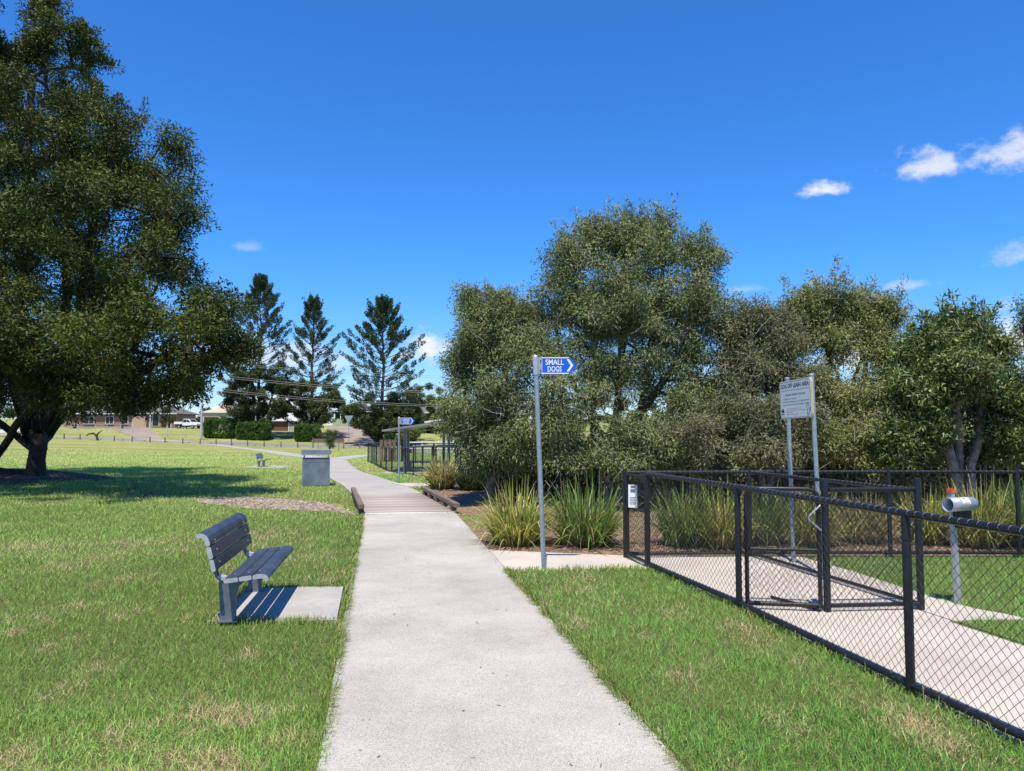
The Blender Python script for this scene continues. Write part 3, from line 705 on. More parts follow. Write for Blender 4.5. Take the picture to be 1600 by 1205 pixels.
# ------------------------------------------------------------------ bag dispenser post
dp = np.array([*H2(1497, 945), 0.0])
dsp = Thing('bag_dispenser_post', dp, 'grey post with tube bag dispenser and orange cap inside the enclosure', 'dispenser')
ca, sa = math.cos(.35), math.sin(.35); dax = np.array([[ca, sa, 0], [-sa, ca, 0], [0, 0, 1.0]])
tp = at(1486, 770, dp[1]); lean = (tp - dp) / tp[2]
pa = np.array([dax[0], dax[1], lean / np.linalg.norm(lean)])
dsp.part('post', MB().box(dp + lean * tp[2] / 2, (.048, .048, tp[2]), pa), 'galv_light', bevel=.004)
cp = MB().box(dp + lean * (tp[2] + .014), (.058, .058, .028), pa)
for sx in (-1, 1):
    for sy in (-1, 1): cp.box(dp + lean * (tp[2] + .036) + dax[0] * sx * .019 + dax[1] * sy * .019, (.016, .016, .016), pa)
dsp.part('cap', cp, 'orange')
tcn = at(1500, 788, dp[1] - .09); tdir = np.array([.95, .28, .0]); tdir /= np.linalg.norm(tdir)
arc = [(.068 * math.cos(t), .068 * math.sin(t)) for t in np.linspace(0, 2 * math.pi, 25)[:-1]]
uu_ = np.cross(tdir, [0, 0, 1.0]); tubeV = []
for s in (-.15, .15):
    for rr in (.068, .064):
        tubeV += [tcn + tdir * s + (uu_ * math.cos(t) + np.array([0, 0, 1.0]) * math.sin(t)) * rr for t in np.linspace(0, 2 * math.pi, 25)[:-1]]
tf = []
for j in range(24):
    k = (j + 1) % 24; tf += [(j, k, 48 + k, 48 + j), (24 + j, 72 + j, 72 + k, 24 + k), (j, 24 + j, 24 + k, k), (48 + j, 48 + k, 72 + k, 72 + j)]
tb = MB(); tb.add(tubeV, tf, True); tub = dsp.part('tube', tb, 'galv_light')
bk = MB().tube([tcn + tdir * .0, tcn + tdir * .006], .0635, 20); dsp.part('tube_baffle', bk, 'galv', parent=tub)
lab = MB(); th0 = []
front = -uu_ if uu_[1] > 0 else uu_
for i in range(6):
    a0, a1 = math.radians(8 + i * 10), math.radians(18 + i * 10)
    q = [tcn + tdir * s + (front * math.cos(a) + np.array([0, 0, 1.0]) * math.sin(a)) * .0695 for a in (a0, a1) for s in (-.035, .06)]
    lab.add(q, [(0, 1, 3, 2)])
dsp.part('label', lab, 'sign_white', parent=tub)
l2 = MB()
for a0, s0, s1 in ((12, -.03, .055), (16, -.02, .05), (34, -.025, .045)):
    q = [tcn + tdir * s + (front * math.cos(math.radians(a)) + np.array([0, 0, 1.0]) * math.sin(math.radians(a))) * .0703 for a in (a0, a0 + 3) for s in (s0, s1)]
    l2.add(q, [(0, 1, 3, 2)])
dsp.part('label_print', l2, 'orange', parent=tub)
q = [tcn + tdir * s + (front * math.cos(math.radians(a)) + np.array([0, 0, 1.0]) * math.sin(math.radians(a))) * .0703 for a in (50, 60) for s in (-.01, .02)]
dsp.part('label_mark', MB().add(q, [(0, 1, 3, 2)]), 'sign_ink', parent=tub)
dsp.part('bag_box', MB().box(tcn + tdir * .035 + np.array([0, .02, -.105]), (.15, .085, .085), np.array([tdir, np.cross([0, 0, 1.0], tdir), [0, 0, 1.0]])), 'black_steel', bevel=.008)
dsp.part('bag_chute', MB().box(tcn + tdir * -.01 + np.array([0, .02, -.185]), (.05, .05, .09)), 'black_steel', bevel=.006)

# ------------------------------------------------------------------ bin enclosure
bb = np.array([*H2(488, 760.5), 0]); bb[2] = gzf(bb[0], bb[1]); 
bn = Thing('bin_enclosure', bb + [0, .4, 0], 'scuffed grey steel bin enclosure with raised lid standing on the lawn', 'bin')
w_, d_, h_ = .79, .80, .82
ba = np.array([[.968, .25, 0], [-.25, .968, 0], [0, 0, 1.0]]); bo = bb + np.array([0, .4, 0])
pbn = lambda x, y, z: bo + ba[0] * x + ba[1] * y + np.array([0, 0, z])
for (x, y, sx, sy) in ((0, -d_ / 2, w_, .025), (0, d_ / 2, w_, .025), (-w_ / 2 + .013, 0, .025, d_ - .03), (w_ / 2 - .013, 0, .025, d_ - .03)):
    pn = bn.part('side_panel', MB().box(pbn(x, y, h_ / 2 + .015), (sx, sy, h_ - .03), ba), 'bin_grey')
    if sx > .1:
        for xx in np.linspace(-w_ / 2 + .06, w_ / 2 - .06, 12):
            bn.part('rib', MB().box(pbn(xx, y + math.copysign(.0145, y), h_ / 2 + .02), (.016, .006, h_ - .08), ba), 'bin_grey', parent=pn)
for sx in (-1, 1):
    for sy in (-1, 1):
        bn.part('corner_post', MB().box(pbn(sx * (w_ / 2 - .045), sy * (d_ / 2 - .045), (h_ + .12) / 2), (.03, .03, h_ + .12), ba), 'galv')
bn.part('lid', MB().prism([pbn(-w_ / 2 - .03, y, z) for y, z in ((-d_ / 2 - .05, h_ + .11), (d_ / 2 + .05, h_ + .12), (d_ / 2 + .05, h_ + .15), (-d_ / 2 + .02, h_ + .275), (-d_ / 2 - .05, h_ + .26))], ba[0] * (w_ + .06)), 'bin_roof', bevel=.006)
bn.part('lid_trim', MB().box(pbn(0, -d_ / 2 - .053, h_ + .115), (w_ + .06, .012, .022), ba), 'galv_light')

# ------------------------------------------------------------------ far dog enclosure and shelter
c0 = H2(575, 722); c1 = H2(660, 746); c2 = H2(712, 756)
ff = Thing('chain_link_fence', (c0[0], c0[1], gzf(*c0)), 'distant black fence of the large dog enclosure along the curving path', 'fence')
def along(a, b, n): return [lerp(a, b, i / n) for i in range(n + 1)]
line1 = along(c0, c1, 9) + along(c1, c2, 3)[1:]
fence_run(ff, line1, top=1.14, bot=.05, R=.03, post_r=.035, w=.14, wr=.0032, wrap=False)
c3 = H2(760, 712)
fb2 = Thing('chain_link_fence', (c0[0], c0[1], gzf(*c0)), 'distant black fence closing the back of the large dog enclosure', 'fence')
fence_run(fb2, along((c0[0] + .3, c0[1] + .3), (c0[0] + 12.5, c0[1] + 2), 5), top=1.12, bot=.05, R=.028, post_r=.034, w=.16, wr=.003, wrap=False)
ga = at(681, 712, 31); gb = at(700, 712, 31)
fg = Thing('gate', (ga[0], 31, gzf(ga[0], 31)), 'distant black gate with rounded corners near the grey shelter', 'gate')
frame_gate(fg, (ga[0], 31), (gb[0] + .4, 31.2), .04, 1.22, .5, R=.035, mesh=False)
fg.part('gate_post', MB().tube([(ga[0] - .09, 31, gzf(ga[0], 31) - .05), (ga[0] - .09, 31, gzf(ga[0], 31) + 1.28)], .045, 10).tube([(gb[0] + .5, 31.2, gzf(ga[0], 31) - .05), (gb[0] + .5, 31.2, gzf(ga[0], 31) + 1.28)], .045, 10), 'black_steel')
SY = 35.0
sp1 = at(633, 700, SY)[:2]; sp2 = at(693.5, 700, SY + .6)[:2]
sz = gzf(sp1[0], SY)
sh = Thing('picnic_shelter', (sp1[0], SY, sz), 'grey steel shelter with a sloping roof behind the far fence', 'shelter')
sr_l = at(600, 674.5, SY); sr_r = at(770, 649.5, SY)
def roofz(x, y): return sr_l[2] + (sr_r[2] - sr_l[2]) * (x - sr_l[0]) / (sr_r[0] - sr_l[0])
for (x, y) in ((sp1[0], SY), (sp2[0], SY + .6), (sp1[0] - .3, SY + 3.2), (sp2[0], SY + 3.4), (sp2[0] + 2, SY + .6)):
    zt = roofz(x, y) - .05
    sh.part('post', MB().box((x, y, (gzf(x, y) + zt) / 2 - .02), (.13, .13, zt - gzf(x, y) + .04)), 'shelter_grey')
y0, y1 = SY - .6, SY + 4.2; rx0, rx1 = sr_l[0], sr_r[0]
sh.part('roof', MB().prism([(rx0, y0, sr_l[2]), (rx1, y0, sr_r[2]), (rx1, y0, sr_r[2] + .09), (rx0, y0, sr_l[2] + .09)], (0, y1 - y0, 0)), 'shelter_roof')
for t in (.12, .42, .72): 
    x = rx0 + (rx1 - rx0) * t
    sh.part('purlin', MB().box((x, (y0 + y1) / 2, roofz(x, 0) - .045), (.06, y1 - y0 - .1, .085)), 'shelter_grey')
for t, ww in ((.46, .42), (.60, .38)):
    x = rx0 + (rx1 - rx0) * t
    sh.part('solar_panel', MB().prism([(x - ww, y0 + .3, roofz(x - ww, 0) + .12), (x + ww, y0 + .3, roofz(x + ww, 0) + .12), (x + ww, y0 + .3, roofz(x + ww, 0) + .19), (x - ww, y0 + .3, roofz(x - ww, 0) + .19)], (0, 1.0, .0)), 'white_paint')
wx = at(611, 700, SY + 3)[0]
for k in range(6):
    sh.part('wall_slat', MB().box((wx - .55 + k * .22, SY + 3.3, sz + .95), (.16, .03, 1.1)), 'kerb_wood')
sh.part('bench_seat', MB().box((sp1[0] + 1.0, SY + 1.2, sz + .45), (2.2, .35, .06)).box((sp1[0] + .1, SY + 1.2, sz + .21), (.08, .3, .44)).box((sp1[0] + 1.9, SY + 1.2, sz + .21), (.08, .3, .44)), 'shelter_grey')
tag(sheet('shelter_slab', [(sp1[0] - .9, SY - 1.5), (sp2[0] + 2.5, SY - 1.5), (sp2[0] + 2.5, SY + 4), (sp1[0] - .9, SY + 4)], .03, 'tan_concrete', .6, .1), kind='structure')
wr0, wr1 = at(634, 690, 62), at(712, 690, 62)
wf = Thing('rail_fence', (wr0[0], 62, gzf(wr0[0], 62)), 'low white rail fence seen through the grey shelter', 'fence')
for zz in (.55, 1.05):
    wf.part('rail', MB().box(((wr0[0] + wr1[0]) / 2 + 2, 62, gzf(wr0[0], 62) + zz), (wr1[0] - wr0[0] + 4, .06, .10)), 'white_paint')
for k in range(7):
    x = wr0[0] + k * (wr1[0] - wr0[0] + 4) / 6.0
    wf.part('post', MB().box((x, 62.05, gzf(x, 62) + .55), (.09, .04, 1.2)), 'white_paint')
# ------------------------------------------------------------------ street furniture far away
ordn = ['leftmost', 'second', 'third', 'fourth', 'fifth', 'sixth', 'seventh', 'eighth', 'ninth', 'tenth', 'eleventh', 'twelfth', 'thirteenth', 'fourteenth', 'fifteenth', 'sixteenth', 'seventeenth', 'rightmost']
bpx = [102, 127, 153, 180, 208, 236, 259, 287, 314, 339, 363, 388, 414, 440, 466, 490, 538, 563]
r7 = random.Random(7)
for i, px in enumerate(bpx):
    x = (px - 800) * 100 / F_PX; z = gzf(x, 100); h = .78 + r7.uniform(-.06, .06); tl = r7.uniform(-.03, .03)
    o = MB().tube([(0, 0, -.05), (tl * .9, 0, h - .02), (tl, 0, h)], [.085, .08, .065], 9).build('bollard', 'bollard_wood')
    o.location = (x, 100, z)
    nm = ordn[i]
    tag(o, f'short dark timber bollard along the street, {nm}' + ('' if nm in ('leftmost', 'rightmost') else ' from the left'), 'bollard', 'bollards along the street edge')
def upole(px, ptop, Y, r, label, arm=True):
    b = at(px, 690, Y); z = gzf(b[0], Y); t = at(px, ptop, Y)[2]
    th = Thing('utility_pole', (b[0], Y, z), label, 'utility pole')
    th.part('pole', MB().tube([(b[0], Y, z - .1), (b[0], Y, t)], [r, r * .7], 10), 'pole_grey')
    if arm:
        for zz in (.4, 1.6): th.part('cross_arm', MB().box((b[0], Y, t - zz), (1.9, .10, .12)), 'bollard_wood')
    return (b[0], Y, t)
pA = upole(314, 560, 108, .17, 'tall pale utility pole standing left of the clipped hedges')
pB = upole(376, 606, 150, .14, 'thin pale utility pole among the hoop pines', False)
WY = 102
for i, (xa, ya, xb, yb) in enumerate([(345, 566, 720, 588), (345, 568.5, 720, 591), (300, 581, 760, 613), (300, 584, 760, 615.5), (300, 603, 760, 634), (300, 606, 760, 636.5)]):
    pts = []
    for t in np.linspace(0, 1, 15):
        sag = 4 * t * (1 - t) * 7 if xa < 310 else 4 * t * (1 - t) * 4
        pts.append(at(xa + (xb - xa) * t, ya + (yb - ya) * t + sag, WY - 1.5))
    o = MB().tube(pts, .02, 5, False).build('power_line', 'wire_grey')
    tag(o, f'thin power line in front of the pines, {["topmost", "second", "third", "fourth", "fifth", "lowest"][i]}' + ('' if i in (0, 5) else ' from the top'), 'power line', 'power lines across the pines')
def box_house(name, label, x0, x1, Y, dep, eave, ridge, wall, roof, cat='house', hip=2.0, over=.5):
    z = min(gzf(x0, Y), gzf(x1, Y))
    th = Thing(name, ((x0 + x1) / 2, Y, z), label, cat)
    th.x0, th.x1, th.Y, th.z = x0, x1, Y, z
    th.part('wall', MB().box(((x0 + x1) / 2, Y + dep / 2, z + eave / 2 - .2), (x1 - x0, dep, eave + .4)), wall)
    a, b, c, d = x0 - over, x1 + over, Y - over, Y + dep + over; zm = z + eave; zr = z + ridge; ym = (c + d) / 2
    rf = MB().add([(a, c, zm), (b, c, zm), (b, d, zm), (a, d, zm), (a + hip, ym, zr), (b - hip, ym, zr), (a, c, zm - .16), (b, c, zm - .16), (b, d, zm - .16), (a, d, zm - .16)],
                  [(0, 1, 5, 4), (1, 2, 5), (2, 3, 4, 5), (3, 0, 4), (6, 7, 1, 0), (7, 8, 2, 1), (8, 9, 3, 2), (9, 6, 0, 3), (9, 8, 7, 6)])
    th.rf = th.part('roof', rf, roof)
    th.part('gutter', MB().box(((a + b) / 2, c - .06, zm - .07), (b - a, .12, .14)), 'white_paint', parent=th.rf)
    return th
def window(th, xc, zc, w, h, mat='glass'):
    fr = th.part('window', MB().box((xc, th.Y - .02, th.z + zc), (w, .10, h)), 'white_paint')
    n = max(1, int(round(w / 1.0)))
    for k in range(n):
        pw = (w - .12) / n
        th.part('pane', MB().box((xc - w / 2 + .06 + pw * (k + .5), th.Y - .075, th.z + zc), (pw - .06, .02, h - .12)), mat, parent=fr)
    th.part('sill', MB().box((xc, th.Y - .09, th.z + zc - h / 2 - .04), (w + .1, .16, .07)), 'brick_tan', parent=fr)
X = lambda px, Y: (px - 800) * Y / F_PX
Y = 142
h1 = box_house('brick_house', 'low brick house with a pale roof half hidden by the big tree', X(100, Y), X(275, Y), Y, 9, 2.7, 4.6, 'brick_a', 'grey_roof', hip=4)
window(h1, X(140, Y), 1.4, 2.0, 1.4); window(h1, X(172, Y), 1.4, 1.6, 1.4); window(h1, X(196, Y), 1.4, 1.3, 1.4)
h1.part('front_panel', MB().box((X(220, Y), Y - .25, h1.z + 1.05), (2.7, .48, 2.1)), 'brick_b')
window(h1, X(244, Y), 1.25, 1.4, 2.0)
h1.part('door', MB().box((X(257, Y), Y - .04, h1.z + 1.05), (.95, .10, 2.1)), 'dark_void')
h1.part('verandah_post', MB().box((X(240, Y), Y - 1.2, h1.z + 1.25), (.12, .12, 2.7)), 'white_paint')
Y = 128
h2 = box_house('garage', 'cream double garage with one open bay behind the clipped hedge', X(317, Y), X(373, Y), Y, 8, 3.3, 4.6, 'cream', 'cream', 'garage', hip=3.0, over=.15)
h2.part('bay_shade_panel', MB().box((X(331, Y), Y - .02, h2.z + 1.2), (2.5, .08, 2.4)), 'dark_void')  # flat dark panel on the wall, painted as the bay's inner shade
rd = h2.part('roller_door', MB().box((X(358, Y), Y - .02, h2.z + 1.25), (2.6, .08, 2.5)), 'door_green')
for k in range(8): h2.part('door_rib', MB().box((X(358, Y), Y - .065, h2.z + .2 + k * .3), (2.56, .02, .03)), 'door_green', parent=rd)
Y = 130
h3 = box_house('garden_pavilion', 'small pavilion with a white pyramid roof and brown wall behind the hedges', X(424, Y), X(474, Y), Y, 5, 1.9, 3.4, 'brown_wall', 'white_roof', 'pavilion', hip=2.8, over=.3)
for k in range(7): h3.part('lattice_bar', MB().box((X(452, Y) + k * .38, Y - .03, h3.z + .85), (.16, .06, 1.7)), 'white_paint')
Y = 172
h4 = box_house('house', 'long house with a white metal roof behind the hoop pines', X(330, Y), X(530, Y), Y, 11, 3.6, 7.0, 'white_paint', 'white_roof', hip=5)
for px in (400, 436, 470, 508): window(h4, X(px, Y), 1.9, 1.9, 1.3)
Y = 165
h5 = box_house('house', 'grey-roofed house with a dark carport at the top of the pinkish driveway', X(523, Y), X(580, Y), Y, 9, 3.2, 5.2, 'dark_void', 'grey_roof', hip=3)  # dark wall colour stands in for shade under the carport roof
for px in (524, 533, 566, 578): h5.part('carport_post', MB().box((X(px, Y), Y - .35, h5.z + 1.5), (.16, .16, 3.2)), 'white_paint')
lf = Thing('paling_fence', (X(546, 160), 160, gzf(X(546, 160), 160)), 'pale lime fence below the grey-roofed carport house', 'fence')
for k in range(26):
    lf.part('paling', MB().box((X(521, 160) + k * .31, 160 + .004 * (k % 2), lf.loc[2] + .75), (.29, .03, 1.7)), 'lime_fence')
Y = 190
h6 = box_house('house', 'pale house showing through the trees right of the carport house', X(615, Y), X(735, Y), Y, 10, 3.0, 5.2, 'cream', 'grey_roof', hip=4)
for px in (640, 668, 700): window(h6, X(px, Y), 1.5, 1.8, 1.2)
# give way sign seen from behind
gY = 104; gx = X(545, gY); g0 = gzf(gx, gY)
gw = Thing('give_way_sign', (gx, gY, g0), 'grey back of a triangular road sign at the foot of the pinkish driveway', 'road sign')
gt = at(545, 649.5, gY)[2]; gbm = at(545, 663, gY)[2]
gw.part('pole', MB().tube([(gx, gY + .05, g0 - .1), (gx, gY + .05, gt - .1)], .035, 8), 'galv')
gw.part('sign_plate', MB().prism([(gx - .62, gY, gt), (gx, gY, gbm), (gx + .62, gY, gt)], (0, .02, 0)), 'galv')
# wheelie bin
wY = 112; wx_ = X(533.5, wY); wz = gzf(wx_, wY)
wb = Thing('wheelie_bin', (wx_, wY, wz), 'dark wheelie bin with a red lid beside the pinkish driveway', 'bin')
wb.part('body', MB().add([(wx_ - .24, wY - .3, wz + .08), (wx_ + .24, wY - .3, wz + .08), (wx_ + .24, wY + .25, wz + .08), (wx_ - .24, wY + .25, wz + .08), (wx_ - .3, wY - .37, wz + 1.0), (wx_ + .3, wY - .37, wz + 1.0), (wx_ + .3, wY + .37, wz + 1.0), (wx_ - .3, wY + .37, wz + 1.0)],
       [(3, 2, 1, 0), (4, 5, 6, 7), (0, 1, 5, 4), (1, 2, 6, 5), (2, 3, 7, 6), (3, 0, 4, 7)]), 'car_dark')
wb.part('lid', MB().box((wx_, wY, wz + 1.05), (.66, .8, .1)), 'red_lid')
for s in (-1, 1): wb.part('wheel', MB().tube([(wx_ + s * .2, wY + .28, wz + .1), (wx_ + s * .27, wY + .28, wz + .1)], .1, 10), 'tyre')
# low timber edging wall
eY = 108.6; el = Thing('edging_wall', (X(515, eY), eY, gzf(X(515, eY), eY)), 'low brown timber edging wall beside the pinkish driveway', 'wall')
for k in range(2):
    zz = gzf(X(515, eY), eY) + .22 + .27 * k
    el.part('sleeper', MB().box((X(515, eY) - .3 + .12 * k, eY + .02 * k, zz), (4.6, .16, .26)), 'kerb_wood')
el.part('stake', MB().box((X(490, eY), eY - .12, gzf(X(490, eY), eY) + .3), (.12, .06, .75)), 'kerb_wood')
el.part('stake', MB().box((X(538, eY), eY - .12, gzf(X(538, eY), eY) + .3), (.12, .06, .75)), 'kerb_wood')
# wire fence and gate posts of the brick house
fY = 122; wfh = Thing('wire_fence', (X(170, fY), fY, gzf(X(170, fY), fY)), 'grey wire fence with pale posts in front of the brick house', 'fence')
fx = [X(p, fY) for p in (96, 124, 150, 168, 190, 207)]
for x in fx: wfh.part('post', MB().tube([(x, fY, gzf(x, fY) - .05), (x, fY, gzf(x, fY) + 1.25)], .045, 8), 'pole_grey')
for a, b in zip(fx[:-1], fx[1:]):
    for zz in (.35, .75, 1.15): wfh.part('rail', MB().tube([(a, fY, gzf(a, fY) + zz), (b, fY, gzf(b, fY) + zz)], .022, 6), 'pole_grey')
for i, (px, yy) in enumerate(((208, 119), (262, 112), (268, 116), (290, 111))):
    x = X(px, yy); z = gzf(x, yy)
    o = MB().tube([(0, 0, -.1), (0, 0, 1.55), (0, 0, 1.6)], [.07, .07, .05], 10).build('gate_post', 'pole_grey'); o.location = (x, yy, z)
    tag(o, ['pale steel post at the left side of the brown driveway', 'pale steel post at the right side of the brown driveway', 'pale steel post just behind the right driveway post', 'pale steel post alone on grass left of the utility pole'][i], 'post', 'posts by the brown driveway')
# utility truck
def vehicle(name, label, px, Yv, ang, col, tray=True, length=5.0):
    x = X(px, Yv); z = gzf(x, Yv); ca, sa = math.cos(ang), math.sin(ang)
    th = Thing(name, (x, Yv, z), label, 'truck' if tray else 'car')
    Pw = lambda a, b, c: np.array([x + ca * a - sa * b, Yv + sa * a + ca * b, z + c])
    axm = np.array([[ca, sa, 0], [-sa, ca, 0], [0, 0, 1.0]])
    if tray:
        prof = [(2.45, .55), (2.5, .85), (2.35, 1.05), (1.2, 1.15), (.55, 1.72), (-.55, 1.75), (-.75, 1.1), (-.75, .5)]
        th.part('body', MB().prism([Pw(a, -.85, c) for a, c in prof], axm[1] * 1.7), col, bevel=.05)
        th.part('tray', MB().box(Pw(-1.68, 0, 1.02), (1.75, 1.8, .42), axm), col)
        th.part('chassis', MB().box(Pw(-.3, 0, .55), (4.6, 1.3, .25), axm), 'car_dark')
        win = [[(1.08, 1.14), (.55, 1.62), (.25, 1.64), (.25, 1.14)], [(.17, 1.14), (.17, 1.65), (-.5, 1.66), (-.62, 1.14)]]
    else:
        prof = [(2.1, .45), (2.15, .75), (1.9, .92), (.95, 1.0), (.35, 1.42), (-1.0, 1.45), (-1.8, 1.0), (-2.1, .9), (-2.1, .45)]
        th.part('body', MB().prism([Pw(a, -.85, c) for a, c in prof], axm[1] * 1.7), col, bevel=.05)
        win = [[(.82, 1.0), (.33, 1.36), (-.2, 1.38), (-.2, 1.0)], [(-.28, 1.0), (-.28, 1.38), (-.95, 1.38), (-1.55, 1.0)]]
    for wpl in win:
        for s in (-1, 1): th.part('window', MB().prism([Pw(a, s * .853, c) for a, c in wpl], axm[1] * s * .012), 'glass')
    th.part('windscreen', MB().prism([Pw(a, b, c) for a, b, c in (((1.17, -.72, 1.18), (1.17, .72, 1.18), (.6, .66, 1.68), (.6, -.66, 1.68)) if tray else ((.93, -.72, 1.03), (.93, .72, 1.03), (.4, .66, 1.38), (.4, -.66, 1.38)))], axm[0] * .02), 'glass')
    for a in (1.5, -1.5):
        for s in (-1, 1):
            wh = th.part('wheel', MB().tube([Pw(a, s * .68, .33), Pw(a, s * .88, .33)], .33, 14), 'tyre')
            th.part('rim', MB().tube([Pw(a, s * .88, .33), Pw(a, s * .895, .33)], .19, 10), 'galv_light', parent=wh)
    return th
vehicle('utility_truck', 'white utility truck with a flat tray parked near the brick house', 296, 136, math.radians(-18), 'car_white')
vehicle('parked_car', 'white car at the far left, glimpsed behind the big tree trunk', 8, 106, math.radians(10), 'car_white', False)

# ------------------------------------------------------------------ plants
def leaf_mesh(C, per, spread, L, W, rng, cols, quad=True, droop=.35, up=.0, out_from=None, clump_w=.5, jit=.3, cval=None):
    n = len(C); N = n * per
    c = np.repeat(C, per, 0); off = rng.normal(size=(N, 3)); off /= np.linalg.norm(off, axis=1, keepdims=True); off *= rng.rand(N, 1) ** .5 * spread * 1.75 * np.array([1, 1, .8])
    P = c + off
    ax = rng.normal(size=(N, 3)); ax /= np.linalg.norm(ax, axis=1, keepdims=True) + 1e-9
    ofn = off / (np.linalg.norm(off, axis=1, keepdims=True) + 1e-9)
    ax = ax * .7 + ofn * .7 + np.array([0, 0, up - droop]); ax /= np.linalg.norm(ax, axis=1, keepdims=True) + 1e-9
    s = rng.normal(size=(N, 3)) * .75 + np.array([0, -.25, .8]); wv = np.cross(ax, s); wv /= np.linalg.norm(wv, axis=1, keepdims=True) + 1e-9
    Ls = L * rng.uniform(.65, 1.3, (N, 1)); Ws = W * rng.uniform(.7, 1.3, (N, 1))
    if quad:
        V = np.stack([P, P + ax * Ls * .45 + wv * Ws / 2, P + ax * Ls, P + ax * Ls * .45 - wv * Ws / 2], 1); k = 4
    else:
        V = np.stack([P - wv * Ws / 2, P + wv * Ws / 2, P + ax * Ls], 1); k = 3
    Fc = np.arange(N * k).reshape(N, k)
    cv = rng.rand(n) if cval is None else np.clip(cval * .8 + rng.rand(n) * .2, 0, 1)
    a = np.clip(np.repeat(cv, per) * clump_w + rng.rand(N) * (1 - clump_w), 0, 1)
    cols = np.asarray(cols, float); idx = a * (len(cols) - 1); i0 = np.clip(idx.astype(int), 0, len(cols) - 2); f = (idx - i0)[:, None]
    T = (cols[i0] * (1 - f) + cols[i0 + 1] * f) * rng.uniform(1 - jit, 1 + jit, (N, 1))
    return V.reshape(-1, 3), Fc, np.repeat(T, k, 0)
def crown_points(lobes, n, rng, shell=.45, br=.35, per=7, rv=(.86, 1.06)):
    lob = np.array(lobes, float); w = (lob[:, 3] * lob[:, 5] + lob[:, 3] * lob[:, 4]); w /= w.sum()
    nb = max(1, n // per)
    k = rng.choice(len(lob), nb, p=w); d = rng.normal(size=(nb, 3)); d /= np.linalg.norm(d, axis=1, keepdims=True)
    r = rng.uniform(shell ** 2, 1, nb) ** .5 * rng.uniform(rv[0], rv[1], nb)
    Re = np.maximum(lob[:, 3:6] - br * np.array([.8, .8, .5]), lob[:, 3:6] * .35)
    Bc = lob[k, :3] + d * r[:, None] * Re[k]
    bid = np.repeat(np.arange(nb), per)
    o = rng.normal(size=(nb * per, 3)); o /= np.linalg.norm(o, axis=1, keepdims=True); o *= rng.uniform(.2, 1, (nb * per, 1)) ** .6
    C = Bc[bid] + o * np.array([br, br, br * .62])
    return C, rng.rand(nb)[bid]
def grow(limbs, C, rng, r_tip=.008, bend=.12, power=2.3, rmin_main=None):
    nodes = []; par = []
    for pl in limbs:
        pl = [np.array(p, float) for p in pl]; start = None
        if nodes:
            D = np.linalg.norm(np.array(nodes) - pl[0], axis=1); j = int(D.argmin()); start = j
        prev = start
        if prev is None: nodes.append(pl[0]); par.append(-1); prev = 0
        for a, b in zip(pl[:-1], pl[1:]):
            kk = max(1, int(np.linalg.norm(b - a) / .45))
            for t in range(1, kk + 1):
                q = a + (b - a) * t / kk + rng.normal(size=3) * .02
                nodes.append(q); par.append(prev); prev = len(nodes) - 1
    nm = len(nodes)
    cap = nm + len(C) * 6; NA = np.zeros((cap, 3)); NA[:nm] = np.array(nodes); cnt = nm
    base = NA[0]
    order = np.argsort(np.min(np.linalg.norm(C[:, None] - NA[None, :nm:2], axis=2), axis=1))
    tips = []
    for ci in order:
        c = C[ci]; D = np.linalg.norm(NA[:cnt] - c, axis=1)
        D = D + np.maximum(0, NA[:cnt, 2] - c[2]) * .8
        j = int(D.argmin()); a = NA[j].copy(); L = np.linalg.norm(c - a); kk = int(min(5, max(1, L / .5))); prev = j
        for t in range(1, kk + 1):
            q = a + (c - a) * t / kk
            if t < kk: q = q + rng.normal(size=3) * bend * L / kk + np.array([0, 0, .10 * L * math.sin(math.pi * t / kk)])
            NA[cnt] = q; par.append(prev); prev = cnt; cnt += 1
        tips.append(prev)
    par = np.array(par); acc = np.zeros(cnt); acc[tips] += 1
    leafless = np.ones(cnt, bool); leafless[par[par >= 0]] = False; acc[leafless] = np.maximum(acc[leafless], 1)
    for i in range(cnt - 1, 0, -1):
        if par[i] >= 0: acc[par[i]] += acc[i]
    r = r_tip * acc ** (1 / power)
    i = np.arange(cnt); ok = par >= 0
    return NA[:cnt], par, r, i[ok]
def lobes_px(lst):
    out = []
    for (px, py, Yd, rx, ry, rd) in lst:
        c = at(px, py, Yd); s = Yd / F_PX; out.append((c[0], c[1], c[2], rx * s, rd, ry * s))
    return out
